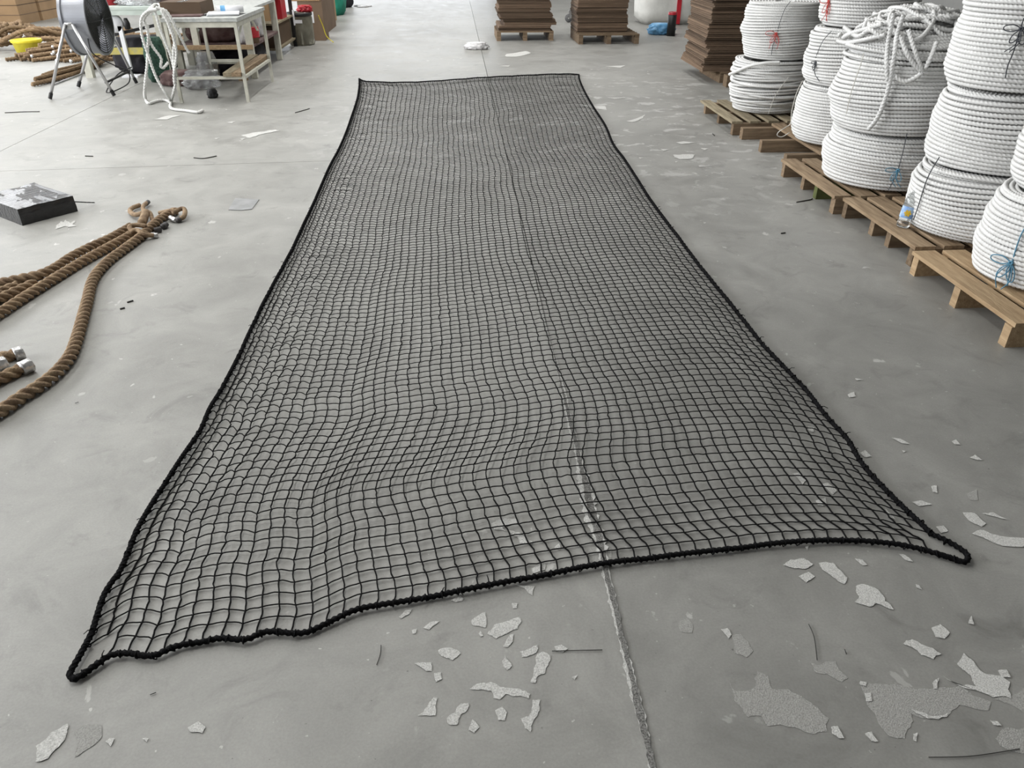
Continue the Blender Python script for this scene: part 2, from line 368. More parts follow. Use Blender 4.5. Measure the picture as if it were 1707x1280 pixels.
# ------------------------------------------------------------------ flaked paint on the floor
def jag(poly, rs, amp):
    P = np.asarray(poly, float); out = []
    for lvl in range(2):
        n = len(P); Q = []
        for i in range(n):
            a, b = P[i], P[(i+1) % n]; d = b-a; l = math.hypot(*d)
            nn = np.array([-d[1], d[0]])/max(l, 1e-6)
            Q += [a, (a+b)/2+nn*rs.uniform(-1, 1)*amp*l]
        P = np.array(Q)
    return P
ZA, ZB, ZC = (640, 860, .3281), (1100, 800, .375), (60, 880, .3515)
PATCH = [
 (ZA, 'bare', [[(525,600),(560,555),(610,540),(650,525),(690,515),(698,540),(680,575),(640,590),(610,605),(570,625)],
  [(445,530),(480,505),(515,492),(522,530),(515,570),(475,560),(450,555)],[(275,685),(320,670),(365,680),(390,700),(350,735),(310,720),(285,705)],
  [(780,700),(810,690),(845,710),(835,760),(820,800),(790,810),(770,850),(745,845),(760,800),(775,750)],
  [(435,880),(470,855),(540,845),(590,870),(640,875),(690,880),(745,905),(735,930),(690,915),(620,905),(590,935),(555,925),(545,890),(480,885)],
  [(755,935),(795,935),(790,990),(760,1040),(745,1100),(715,1080),(695,1030),(735,1020),(750,980)],[(565,990),(600,970),(625,1000),(615,1040),(580,1040)],
  [(320,1030),(360,1000),(390,955),(430,950),(425,985),(390,1010),(375,1060),(330,1060)],[(170,1015),(220,970),(255,920),(272,925),(262,1015),(200,1015)],
  [(690,690),(740,675),(780,655),(775,695),(740,710),(700,720)],[(600,740),(615,705),(635,740),(650,765),(625,785),(608,770)],
  [(660,345),(765,360),(755,405),(735,395),(715,370)],[(340,430),(380,402),(405,420),(395,435),(365,440)],[(200,570),(235,540),(285,535),(250,560),(230,580)],
  [(75,515),(110,480),(140,475),(130,500),(90,522)],[(155,750),(240,745),(243,790),(215,790),(180,765)],[(255,800),(290,795),(295,830),(265,845)],
  [(430,1090),(450,1035),(485,1075),(460,1105)],[(605,665),(640,605),(660,600),(655,640),(630,668)],[(865,665),(900,655),(935,675),(910,695),(875,690)],
  [(545,40),(580,20),(680,15),(675,40),(600,60),(620,80),(560,70)],[(620,75),(690,85),(720,110),(755,130),(750,148),(690,140),(680,112)],
  [(865,165),(890,140),(895,175)],[(750,270),(820,240),(820,275),(760,295)],[(650,445),(680,445),(675,470),(655,470)],[(955,820),(985,808),(970,835)],
  [(140,580),(168,575),(160,600),(145,600)],[(480,600),(490,585),(505,610),(490,615)]]),
 (ZA, 'bare2', [[(1490,540),(1540,515),(1570,550),(1565,595),(1510,590)],[(1025,190),(1060,160),(1140,155),(1155,220),(1080,240),(1030,230)]]),
 (ZB, 'bare2', [[(885,900),(960,905),(1080,915),(1200,930),(1330,915),(1470,985),(1460,1025),(1330,1000),(1270,1050),(1180,1060),(1120,1040),(1115,1100),(1090,1150),(1020,1140),(970,1080),(920,1000)],
  [(290,880),(330,935),(375,938),(425,918),(432,850),(480,872),(500,930),(570,930),(640,970),(700,1010),(750,1060),(745,1120),(690,1130),(600,1100),(480,1095),(450,1050),(390,1055),(330,980)],
  [(320,690),(360,685),(415,760),(385,790),(330,770)],[(665,810),(700,825),(780,805),(835,880),(810,900),(740,860),(690,855)],[(1360,60),(1410,40),(1415,90),(1380,90)],
  [(1490,1150),(1540,1100),(1640,1100),(1640,1215),(1560,1205),(1510,1180)],[(1480,975),(1560,960),(1650,880),(1650,1060),(1560,1000)]]),
 (ZB, 'bare', [[(545,380),(580,355),(640,350),(680,375),(660,392),(600,395)],[(705,370),(770,370),(790,395),(832,435),(820,465),(770,435),(720,400)],
  [(615,430),(660,410),(690,430),(650,458)],[(870,475),(910,465),(970,490),(1000,540),(1040,578),(960,550),(930,565),(865,545),(885,520)],
  [(865,350),(900,355),(922,380),(900,382)],[(1060,330),(1090,335),(1125,365),(1090,358)],[(1205,660),(1245,642),(1288,680),(1265,708),(1225,700)],
  [(1080,730),(1120,710),(1170,735),(1250,775),(1215,800),(1160,780),(1120,745)],[(1370,640),(1385,605),(1397,645)],
  [(1255,872),(1300,900),(1400,935),(1480,968),(1560,972),(1555,900),(1510,870),(1440,860),(1395,810),(1350,770),(1320,820),(1345,845),(1380,870),(1405,920),(1330,912)],
  [(1115,1020),(1150,1030),(1200,1050),(1280,1035),(1275,1055),(1190,1063),(1140,1040)],[(760,1100),(790,1095),(818,1150),(795,1150),(765,1130)],
  [(910,1130),(940,1120),(970,1165),(940,1162)],[(270,665),(300,660),(318,690),(305,708)],[(1385,240),(1440,225),(1510,250),(1640,250),(1640,285),(1560,298),(1480,280)],
  [(1345,145),(1400,150),(1450,195),(1430,210),(1370,180)],[(1430,150),(1480,145),(1550,180),(1490,165)],[(1120,100),(1160,92),(1210,110),(1150,118)],
  [(1205,30),(1230,25),(1235,60),(1212,55)],[(1225,210),(1260,205),(1280,230),(1250,238)],[(1500,850),(1540,845),(1560,880),(1520,880)],[(890,895),(918,900),(915,918),(885,910)],
  [(910,950),(935,945),(942,985),(915,985)],[(1465,1070),(1500,1075),(1520,1095),(1480,1090)],[(1125,1130),(1145,1125),(1140,1165),(1125,1160)],[(720,90),(735,80),(738,115),(700,110)],
  [(1210,905),(1240,880),(1232,930),(1215,930)],[(645,300),(660,295),(655,315)],[(1135,465),(1150,470),(1165,490),(1140,480)]]),
 (ZC, 'bare', [[(0,1035),(60,990),(75,970),(150,930),(150,970),(110,1040),(60,1095),(0,1110)],[(330,1015),(350,998),(375,1000),(355,1038)],[(720,950),(770,920),(805,945),(790,975),(735,970)],[(505,1000),(535,1000),(525,1018)]]),
 (ZC, 'bare2', [[(180,975),(240,930),(310,935),(315,985),(260,1040),(185,1088),(200,1010)]]),
 ((1200, 560, .3125), 'bare', [[(915,545),(960,550),(1015,580),(970,575)],[(1235,565),(1260,555),(1285,582),(1250,580)],[(1330,650),(1360,635),(1400,665),(1365,662)],[(745,625),(775,612),(810,645),(775,650)],
  [(680,315),(715,300),(725,325),(690,330)],[(720,228),(765,235),(730,240)],[(385,735),(420,730),(460,770),(440,795),(420,770)],[(540,795),(575,785),(625,830),(600,850)],[(470,485),(505,490),(500,515),(475,510)],[(510,880),(560,865),(550,910),(520,905)],[(970,612),(990,615),(980,625)],[(880,920),(920,960),(940,985),(890,965)]]),
 ((960, 220, .1875), 'bare', [[(890,95),(960,85),(1060,95),(940,110)],[(860,205),(950,200),(1060,205),(1030,240),(930,245),(870,225)],[(1090,300),(1220,303),(1100,312)],[(750,152),(840,158),(780,170)],[(1110,145),(1180,150),(1140,162)],[(560,228),(600,230),(570,240)],[(880,265),(910,262),(890,275)],[(395,290),(430,290),(440,305),(405,305)]]),
 ((740, 0, .3163), 'bare', [[(770,560),(850,560),(860,580),(800,575)],[(860,515),(980,515),(900,522)],[(850,350),(960,345),(930,358)],[(330,285),(430,270),(460,280),(380,300),(330,300)],[(960,640),(1060,605),(1050,625),(990,645)],[(290,350),(350,345),(340,352)]]),
 ((0, 170, .328), 'bare', [[(1225,170),(1280,158),(1400,142),(1420,148),(1330,165),(1270,185)],[(785,90),(860,70),(920,68),(850,90)],[(1090,185),(1120,182),(1100,190)],[(1150,105),(1200,98),(1180,108)],[(1220,188),(1250,185),(1230,194)]]),
 ((0, 300, .0879), 'bare', [[(1080,860),(1150,790),(1200,810),(1250,760),(1330,820),(1430,770),(1380,850),(1450,880),(1300,900),(1310,960),(1230,880),(1060,940)]]),
]
rs = random.Random(3); pz = 0
for (ox, oy, s), mk, polys in PATCH:
    for poly in polys:
        W = np.array([at(ox+x*s, oy+y*s) for x, y in poly])[:, :2]
        W = jag(W, rs, 0.13 if len(poly) > 5 else 0.07); n = len(W)
        top = np.c_[W, np.full(n, (0.0016 if mk == 'bare' else 0.0004)+pz*1.2e-5)]; pz += 1
        MB().add(top, np.arange(n).reshape(1, n)).build('bare_patch', M[mk], fl)
# crumbled arris of the long joint: worn wide near the camera
yy = np.arange(0.7, 3.6, 0.012)
def seam(name, m, wl, wr, z, wide):
    q = np.random.RandomState(int(z*1e5)); n = len(yy)
    def edge_(wd):
        e = np.interp(np.arange(n), np.arange(0, n+9, 9), q.rand(len(np.arange(0, n+9, 9))))*.8+q.rand(n)**2*.6
        k = np.where(yy < 2.45, 1.0, np.maximum(.12, 1-(yy-2.45)*1.2))*(1+wide*np.exp(-((yy-1.85)/.28)**2))
        return wd*(.35+e)*k
    a_ = np.c_[0.38-edge_(wl), yy, np.full(n, z)]; b_ = np.c_[0.38+edge_(wr), yy, np.full(n, z)]
    i = np.arange(n-1)
    MB().add(np.concatenate([a_, b_]), np.stack([i, i+n, i+n+1, i+1], 1)).build(name, m, fl)
seam('crumbled_edge', M['bare'], 0.0095, 0.0095, 0.0033, 1.5)
seam('crumbled_joint', M['seam'], 0.0065, 0.0075, 0.0036, .5)

# ================================================================== NET
netL = [(118,1122),(135,1091),(153,1056),(169,1003),(181,978),(200.6,950),(215,915),(230,880),(265,820),(300,767),(333,717),(350,680),(366,653),(388,613),(402,584),(413,560),(440,503),(464,458),(488,413),(505,376),(522,340),(535,310),(550,276),(565,248),(577,220),(584,200),(595.6,164),(599,141),(598.6,131)]
netR = [(1611,933),(1597,913),(1556,891),(1544,876),(1516,854),(1472,810),(1434,766),(1412,730),(1372,685),(1337,641),(1294,597),(1261,560),(1225,514),(1176,454),(1151,422),(1132,396),(1106,362),(1082,329),(1065,302),(1041,265),(1022,239),(1008.6,208),(988,176),(973.5,150),(966,132),(965,124)]
netN = [(122,1131),(140,1120),(165,1104),(185,1091),(215,1088),(250,1093),(272,1085),(300,1074),(340,1067),(370,1062),(410,1065),(445,1052),(500,1054),(530,1044),(560,1030),(600,1014),(680,1000),(760,985),(880,962),(1010,938),(1100,927),(1200,916),(1294,905),(1403,899),(1481,905),(1528,913),(1591,930),(1608,937)]
netF = [(598.6,131),(610,135),(657,137),(704,136),(751,133),(803.6,129),(862,126),(935,123),(965,124)]
def curve(px, n, lap=0.015):
    return smooth_path([at(x, y, lap) for x, y in px], 0.01)
def resamp(Q, t):
    s = np.concatenate([[0], np.cumsum(np.linalg.norm(np.diff(Q, axis=0), axis=1))]); s /= s[-1]
    return np.stack([np.interp(t, s, Q[:, k]) for k in range(3)], 1)
CL, CR, CN, CF = curve(netL, 0), curve(netR, 0), curve(netN, 0), curve(netF, 0)
NU, NV = 54, 188
u = np.linspace(0, 1, NU+1); v = np.linspace(0, 1, NV+1)
L_, R_, N_, F_ = resamp(CL, v), resamp(CR, v), resamp(CN, u), resamp(CF, u)
U, Vv = np.meshgrid(u, v)                     # [row, col]
c00, c10, c01, c11 = N_[0], N_[-1], F_[0], F_[-1]
G = ((1-U)[..., None]*L_[:, None]+U[..., None]*R_[:, None]+(1-Vv)[..., None]*N_[None]+Vv[..., None]*F_[None]
     - ((1-U)*(1-Vv))[..., None]*c00-(U*(1-Vv))[..., None]*c10-((1-U)*Vv)[..., None]*c01-(U*Vv)[..., None]*c11)
def smooth_noise(shape, ku, kv, seed):
    r = np.random.RandomState(seed); A = r.randn(kv+3, ku+3)
    y = np.linspace(0, kv, shape[0]); x = np.linspace(0, ku, shape[1])
    def cub(A, t, ax):
        i = np.floor(t).astype(int); f = t-i; f = f*f*(3-2*f)
        a = np.take(A, i, ax); b = np.take(A, i+1, ax)
        f = f[:, None] if ax == 0 else f[None]
        return a*(1-f)+b*f
    return cub(cub(A, y, 0), x, 1)
sh = U.shape
edge = np.minimum(1, np.minimum(np.minimum(U, 1-U)*9, np.minimum(Vv*22, (1-Vv)*25)))
slack = np.exp(-(U/0.14)**2)*1.0+np.exp(-((1-U)/0.10)**2)*0.55+0.10
slack = slack*np.clip(Vv*9, 0.25, 1)
dx = 0.006*smooth_noise(sh, 5, 20, 1)+0.0012*smooth_noise(sh, 14, 50, 2)
dy = 0.0035*smooth_noise(sh, 5, 14, 3)+0.0015*smooth_noise(sh, 16, 50, 4)
Y = G[..., 1]
dx += -0.045*np.exp(-((Y-2.02-0.18*(U-.4))/0.17)**2)*np.exp(-((U-0.40)/0.20)**2)      # the ripple across the near half
dx += 0.030*np.exp(-((Y-2.45)/0.20)**2)*np.exp(-((U-0.45)/0.25)**2)
dx += 0.016*np.sin(Y*2.1+U*3)*np.exp(-((U-.5)/.4)**2)
par = ((np.add.outer(np.arange(NV+1), np.arange(NU+1)) % 2)*2-1)
dx += 0.0065*par*slack*0.6
dy += 0.0075*par*slack
dx += NR.randn(*sh)*0.0011; dy += NR.randn(*sh)*0.0013
hz = 0.009+0.003*smooth_noise(sh, 7, 26, 5)+0.014*np.exp(-((Y-2.1)/0.25)**2)*np.exp(-((U-0.45)/0.3)**2)+0.010*slack*np.abs(smooth_noise(sh, 20, 80, 6))
G[..., 0] += dx*edge; G[..., 1] += dy*edge
G[..., 2] = np.maximum(0.0045, hz*np.clip(edge*1.2, 0.5, 1))
net = empty('climbing_net', (0.2, 5.5, 0))
def segs(A, B, bend, sub):
    """tube pieces A->B with a small bow"""
    n = len(A)
    t = np.linspace(0, 1, sub+1)
    P = A[:, None]*(1-t)[None, :, None]+B[:, None]*t[None, :, None]+np.sin(pi*t)[None, :, None]*bend[:, None]
    wob = np.sin(2*pi*t)[None, :, None]*(NR.randn(n, 1, 3)*np.array([0.0008, 0.0009, 0.0005]))
    return P+wob
def strips(P, r, mb, k=4):
    n, m, _ = P.shape
    T = np.gradient(P, axis=1); T /= np.linalg.norm(T, axis=2, keepdims=True)
    up = np.array([0, 0, 1.0]); S = np.cross(T, up); S /= np.maximum(np.linalg.norm(S, axis=2, keepdims=True), 1e-6)
    Q = np.cross(S, T)
    a = np.linspace(0, 2*pi, k, endpoint=False)+pi/4
    V = P[:, :, None]+r*(np.cos(a)[None, None, :, None]*S[:, :, None]+np.sin(a)[None, None, :, None]*Q[:, :, None])
    i = np.arange(m-1)[:, None]; j = np.arange(k)[None]; j2 = (j+1) % k
    F = np.stack([i*k+j, i*k+j2, (i+1)*k+j2, (i+1)*k+j], -1).reshape(-1, 4)
    F = (F[None]+(np.arange(n)*m*k)[:, None, None]).reshape(-1, 4)
    mb.add(V.reshape(-1, 3), F)
corner = ((U < 0.024) & (Vv < 0.008)) | ((U > 0.978) & (Vv < 0.014)) | ((U < 0.02) & (Vv > 0.992))
nm = MB(); CR_ = 0.0019
hm = ~(corner[:, :-1] | corner[:, 1:]); vm = ~(corner[:-1] | corner[1:])
hm[0] = hm[-1] = False; vm[:, 0] = vm[:, -1] = False
sl = slack[:, :-1][hm]
bend = np.c_[NR.randn(len(sl))*.0008, 0.0004+0.010*sl*NR.uniform(.5, 1.3, len(sl))*np.where(par[:, :-1][hm] > 0, 1, -.4), 0.0008+0.008*sl]
strips(segs(G[:, :-1][hm], G[:, 1:][hm], bend, 4), CR_, nm)
sv = slack[:-1][vm]
bend = np.c_[NR.randn(len(sv))*.0022, NR.randn(len(sv))*.0006, np.full(len(sv), -.0005)]
strips(segs(G[:-1][vm], G[1:][vm], bend, 3), CR_*1.38, nm)
# knots
K = G[1:-1, 1:-1][~corner[1:-1, 1:-1]]; kr = 0.0034
O = np.array([(1,0,0),(0,1,0),(-1,0,0),(0,-1,0),(0,0,1),(0,0,-1)])*kr*np.array([1.1, 1.1, .9])
OF = np.array([(0,1,4),(1,2,4),(2,3,4),(3,0,4),(1,0,5),(2,1,5),(3,2,5),(0,3,5)])
nm.add((K[:, None]+O[None]).reshape(-1, 3), (OF[None]+(np.arange(len(K))*6)[:, None, None]).reshape(-1, 3))
nm.v = [q-np.array([0.2, 5.5, 0]) for q in nm.v]
mesh_o = nm.build('netting', M['net'], net, smooth=True); mesh_o['kind'] = 'stuff'
def border(name, Q, r=0.0095):
    Q = smooth_path(Q[::3], 0.005); Q[:, 2] = r+0.001+0.004*np.abs(np.sin(np.arange(len(Q))*0.05))
    mb = MB(); rope(mb, Q-np.array([0.2, 5.5, 0]), r, 0.05, 9)
    return mb.build(name, M['netrope'], net, smooth=True)
loopNL = [at(x, y, .012) for x, y in ((153,1056),(135,1090),(121,1114),(117,1124),(121,1131),(132,1128),(148,1117),(165,1104))]
loopNR = [at(x, y, .012) for x, y in ((1556,891),(1580,902),(1599,913),(1611,922),(1614,931),(1607,937),(1592,932),(1560,922))]
def clipc(C, lo, hi): n = len(C); return C[int(n*lo):int(n*hi)]
ring = np.concatenate([clipc(CL, .02, .995), clipc(CF, .01, .99), clipc(CR, .02, .995)[::-1], ])
border('border_rope', np.concatenate([np.array(loopNL)[:3], clipc(CL, .025, 1)]))
border('border_rope', np.concatenate([clipc(CL, .99, 1), CF, clipc(CR, .99, 1)[::-1]]))
border('border_rope', np.concatenate([np.array(loopNR)[:2], clipc(CR, .03, 1)]))
border('border_rope', CN)
for lp in (loopNL, loopNR):
    Q = smooth_path(lp, .006); mb = MB(); rope(mb, Q-np.array([0.2, 5.5, 0]), .0098, .05, 9); mb.build('corner_loop', M['netrope'], net, smooth=True)
# lashing turns and cut tails along the border
lm = MB()
for C, n in ((CL, 180), (CR, 180), (CN, 56), (CF, 54)):
    Q = resamp(C, np.linspace(0.01, .99, n))
    T = np.gradient(Q, axis=0); T /= np.linalg.norm(T, axis=1, keepdims=True)
    for k in range(n):
        p = Q[k]-np.array([0.2, 5.5, 0]); S = np.cross(T[k], [0, 0, 1])
        a = np.linspace(0, 2*pi, 7)[:-1]; sh_ = T[k]*R.uniform(-.006, .006)
        rr = 0.0098
        lm.tube([p+np.array([0, 0, -.003])+S*rr*math.cos(q)+np.array([0, 0, 1])*rr*(math.sin(q))*1.0+sh_*math.sin(q) for q in a], 0.0022, 4, False, True)
        if R.random() < 0.13:
            d = S*R.choice((-1, 1))*R.uniform(.012, .026)+T[k]*R.uniform(-.02, .02)+np.array([0, 0, R.uniform(.0, .012)])
            lm.tube([p, p+d*.5+np.array([0, 0, .006]), p+d], [.0018, .0016, .0013], 4)
lo = lm.build('lashing', M['netrope'], net, smooth=True); lo['kind'] = 'stuff'
tag(net, 'long black knotted square-mesh rope net spread flat on the grey floor', 'net')

# ================================================================== PALLETS
def pallet(name_label, x0, x1, y0, y1, boards, strs, m='wood', top=0.122, sx=0.0):
    t = empty('wooden_pallet', ((x0+x1)/2, (y0+y1)/2, 0))
    tag(t, name_label, 'pallet', None)
    for (a, b, da, db) in boards:                     # boards run along y
        bo = MB().box((0, 0, 0), (b-a, (y1+db)-(y0+da), 0.02)).build('deck_board', M[m], t)
        bo.location = ((a+b)/2-t.location.x, (y0+da+y1+db)/2-t.location.y, top-.010+R.uniform(-.001, .0005)); bo.rotation_euler = (0, 0, R.uniform(-.006, .006))
    for (ya, yb, xa, xb) in strs:
        so = MB().box((0, 0, 0), (xb-xa, yb-ya, top-.0215)).build('stringer', M['woodx' if m == 'wood' else ('woodx' if m == 'woodold' else m)], t)
        so.location = ((xa+xb)/2-t.location.x, (ya+yb)/2-t.location.y, (top-.0215)/2); so.rotation_euler = (0, 0, R.uniform(-.008, .008))
    return t
def bset(x0, n, wd, gap): return [(x0+i*(wd+gap), x0+i*(wd+gap)+wd, R.uniform(-.012, .012), R.uniform(-.012, .012)) for i in range(n)]
P1 = pallet('light tan new-looking pallet nearest the camera under the front rope coils', 2.41, 3.6, 2.82, 3.72, bset(2.41, 7, .125, .045), [(2.83, 2.88, 2.40, 3.6), (3.24, 3.29, 2.41, 3.6), (3.65, 3.70, 2.42, 3.6)], 'woodnew')
P2 = pallet('brown pallet with a clear bottle on it, second from the camera', 2.46, 3.65, 3.76, 4.66, bset(2.46, 7, .115, .05), [(3.78, 3.83, 2.47, 3.65), (4.07, 4.12, 2.49, 3.6), (4.27, 4.32, 2.49, 3.6), (4.60, 4.65, 2.47, 3.65)], 'wood')
P3 = pallet('brown pallet with greenish stringer, under the coil carrying the tangled rope', 2.42, 3.62, 4.69, 5.64, bset(2.42, 7, .112, .055), [(4.69, 4.75, 2.43, 3.62), (5.01, 5.06, 2.45, 3.6), (5.24, 5.29, 2.45, 3.6), (5.56, 5.61, 2.43, 3.62)], 'wood')
P4 = pallet('dark brown pallet missing its front deck board, fourth from the camera', 2.5, 3.7, 5.82, 6.86, [(2.80, 2.91, -.02, .0), (2.96, 3.07, 0, 0), (3.12, 3.23, 0, 0), (3.3, 3.41, 0, 0), (3.5, 3.61, 0, 0)], [(5.84, 5.90, 2.55, 3.7), (6.30, 6.36, 2.52, 3.7), (6.76, 6.83, 2.51, 3.7)], 'wood', .118)
P5 = pallet('weathered grey-green pallet farthest along the row of white coils', 2.46, 3.7, 6.93, 7.95, bset(2.46, 7, .10, .07), [(6.94, 7.0, 2.48, 3.7), (7.42, 7.48, 2.5, 3.7), (7.87, 7.93, 2.5, 3.7)], 'woodold')
gs = [c for c in P3.children if c.name.startswith('stringer')][1]
gs.data.materials[0] = mat('mossy_green_wood', (0.09, 0.105, 0.03), 0.85, 0.3, 10); gs['label'] = 'stringer stained moss green'

# ================================================================== WHITE ROPE COILS
ROPE_R = 0.0132
def coil(label, cx, cy, r, z0, z1, seed, full=False, bulge=0.05, lean=(0, 0), loose=0.0, group='white rope coils on the pallets'):
    rs_ = np.random.RandomState(seed); pitch = 0.0228 if not loose else 0.0175
    nw = max(5, int(round((z1-z0-0.012)/pitch)))
    o_mb = MB()
    step = 0.0060
    per = int(2*pi*r/step)
    th = np.arange(per*nw)*2*pi/per
    wr = th/(2*pi)                                       # wrap number
    tt = wr/nw
    rad_w = r*(1-bulge*(2*tt-1)**2)
    jit = np.interp(wr, np.arange(nw+2), np.clip(rs_.randn(nw+2), -1.2, 2)*0.0062)
    ph = rs_.rand(4)*6.28
    jit = jit*.55+np.interp(wr, np.arange(0, nw+4, 3.0), np.clip(rs_.randn(len(np.arange(0, nw+4, 3.0))), -1.3, 1.3)*.011)
    jit += 0.008*np.sin(th+ph[0]+wr*.25)+0.004*np.sin(3*th+ph[1]+wr*.3)
    endr = -0.016*np.exp(-(tt*nw/1.1)**2)-0.016*np.exp(-((1-tt)*nw/1.1)**2)
    rad = rad_w+jit+endr
    z = z0+0.013+(z1-z0-.026)*tt+0.011*np.sin(th+ph[2]+wr*.12)*np.sin(pi*tt)+0.006*np.sin(2*th+ph[3]+wr*.2)*np.sin(pi*tt)
    if loose:
        z += loose*np.sin(th+ph[0]+wr*1.3)*np.sin(pi*np.clip(tt, 0, 1))*(.5+.5*np.sin(wr*2.1))
        rad += 0.35*loose*np.cos(2*th+wr*1.7)
    ex = (z-z0)/(z1-z0)
    X = np.stack([rad*np.cos(th)+lean[0]*ex, rad*np.sin(th)+lean[1]*ex, np.maximum(z, z0+.012)-z0], 1)
    Nn = np.stack([np.cos(th), np.sin(th), 0*th], 1)
    rope(o_mb, X, ROPE_R, 0.062, 9, Nn, d=.46)
    # closing layer on top winding inward
    nl = 9 if full else 3
    per2 = int(2*pi*r*.7/step)
    th2 = np.arange(per2*nl)*2*pi/per2
    r2 = r-0.02-0.026*th2/(2*pi)+0.004*np.sin(2*th2+ph[1])
    X2 = np.stack([r2*np.cos(th2)+lean[0], r2*np.sin(th2)+lean[1], (z1-z0-.012)+0.004*np.sin(3*th2+ph[0])+0*th2], 1)
    rope(o_mb, X2, ROPE_R, 0.062, 9, np.stack([0*th2, 0*th2, 1+0*th2], 1))
    o = o_mb.build('rope_coil', M['wrope'], None, smooth=True, loc=(cx, cy, z0))
    tag(o, label, 'rope coil', group)
    cm = MB(); h = z1-z0
    prof = [(r*.6, 0.012)]+[(r*(1-bulge*(2*q-1)**2)-(.024 if .1 < q < .9 else .05)-1.6*loose, h*q) for q in (.05, .12, .3, .5, .7, .88, .95)]+[(0.12 if full else r*.5, h-.02), (0.12 if full else r*.5, h*.5)]
    cm.lathe(prof, 32); cv = cm.v[0]; cv[:, :2] += np.outer(cv[:, 2]/h, lean)
    if not loose or True: cm.build('inner_turns', M['core'], o, smooth=True)
    return o
S = dict(A=(2.95, 7.45, .36), B=(3.12, 6.2, .38), C=(2.93, 5.07, .42), D=(2.94, 4.05, .36), E=(2.89, 3.34, .335))
A1 = coil('loosely wound white rope coil at the bottom of the farthest stack', *S['A'], .122, .58, 1, bulge=.16, loose=.028)
A2 = coil('white rope coil tied with a red bow on top of the farthest stack', 2.985, 7.47, .335, .58, 1.06, 2, full=True, bulge=.07)
B1 = coil('white rope coil at the bottom of the stack on the pallet missing a board', *S['B'], .122, .56, 3, bulge=.10)
B2 = coil('white rope coil with a knotted black string, middle of its stack behind the tangled rope', 3.12, 6.2, .365, .56, .97, 4)
B3 = coil('white rope coil with pink-red strings on top of the second farthest stack', 3.13, 6.2, .34, .97, 1.42, 5)
C1 = coil('white rope coil with blue-grey strings at the bottom under the tangled rope stack', *S['C'], .122, .475, 6, bulge=.08)
C2 = coil('white rope coil directly under the tangled heap of loose rope', 2.90, 5.05, .425, .475, .93, 7, full=True, bulge=.12)
D1 = coil('white rope coil with a clear bottle leaning on it, bottom of its stack', *S['D'], .122, .485, 8, bulge=.06)
D2 = coil('white rope coil in the middle of the tall stack behind the nearest one', 2.96, 4.06, .355, .485, .895, 9, bulge=.09)
D3 = coil('white rope coil with a black string bow, on top of the second nearest stack', 2.95, 4.06, .35, .895, 1.40, 10, bulge=.04)
E1 = coil('white rope coil tied with a bright blue bow, nearest to the camera', *S['E'], .122, .54, 11, bulge=.05, lean=(.02, 0))
E2 = coil('white rope coil resting on top of the nearest blue-tied coil', 2.935, 3.35, .31, .54, .90, 12, full=True, bulge=.08)

def child_tube(parent, name, P, r, m, n=5, step=.008):
    l = np.array(parent.location)
    return MB().tube(smooth_path(np.array(P)-l, step), r, n).build(name, m, parent, smooth=True)
def tie(co, st, px, m, r=0.0026, off=0.023, bow=None, bowm=None):
    cx, cy, rr = st
    P = [at_cyl(x, y, cx, cy, rr+off) for x, y in px]
    child_tube(co, 'tie_string', P, r, M[m])
    if bow:
        bx, by, s = bow; c = at_cyl(bx, by, cx, cy, rr+off+.004)
        side = np.cross(c-np.array([cx, cy, c[2]]), [0, 0, 1]); side /= np.linalg.norm(side); out = np.array([c[0]-cx, c[1]-cy, 0]); out /= np.linalg.norm(out)
        bm_ = MB(); l = np.array(co.location); up = np.array([0, 0, 1.0])
        def lp(a, b):                                   # a loop of string
            q = [c, c+s*(a*.5+b*.22)+out*.006, c+s*(a*1.0+b*.12)+out*.01, c+s*(a*1.0-b*.12)+out*.008, c+s*(a*.5-b*.2)+out*.004, c]
            bm_.tube(smooth_path(np.array(q)-l, .006), r*.9, 5)
        lp(side, up); lp(-side*.3-up*.9, side); lp(side*.35-up*.85, side)
        for k in range(2): bm_.tube(smooth_path(np.array([c, c+s*(-up*.8+side*R.uniform(-.5, .5))+out*.012, c+s*(-up*1.5+side*R.uniform(-.6, .6))+out*.006])-l, .006), r*.8, 5)
        a = np.linspace(0, 2*pi, 9)[:-1]
        bm_.tube(np.array([c-l+out*.004+0.008*(side*math.cos(q)+up*math.sin(q)) for q in a]), .005, 5, False, True)
        bm_.build('bow', M[bowm or m], co, smooth=True)
sA2, sB2, sB3, sC1, sC2, sD1, sD3, sE1 = (2.985, 7.47, .335), (3.12, 6.2, .365), (3.13, 6.2, .34), S['C'], (2.90, 5.05, .425), S['D'], (2.95, 4.06, .35), (2.9, 3.34, .335)
tie(A2, sA2, [(1318,2),(1308,16),(1300,38),(1294,60),(1288,78),(1286,92)], 'darktw', bow=(1294,56,.085), bowm='redtw')
tie(B2, sB2, [(1386,52),(1372,68),(1362,90),(1358,108),(1358,122),(1366,136)], 'darktw', bow=(1360,105,.04))
tie(B3, sB3, [(1384,-8),(1381,10),(1377,35)], 'redtw', bow=(1382,2,.09))
tie(C1, sC1, [(1512,222),(1506,250),(1498,280),(1490,300),(1481,317)], 'darktw', bow=(1497,284,.07), bowm='bluetw')
tie(C2, sC2, [(1440,88),(1434,110),(1424,138),(1416,165),(1411,190)], 'paletw')
tie(D1, sD1, [(1566,262),(1552,285),(1542,308),(1532,340),(1523,366)], 'darktw', r=.003)
tie(D3, sD3, [(1707,30),(1700,52),(1690,85),(1680,110),(1676,130)], 'darktw', r=.003, bow=(1703,48,.07))
tie(E1, (2.905, 3.34, .335), [(1712,375),(1702,392),(1692,420),(1687,440),(1682,462),(1679,477)], 'bluetw', r=.0032, bow=(1686,438,.09))
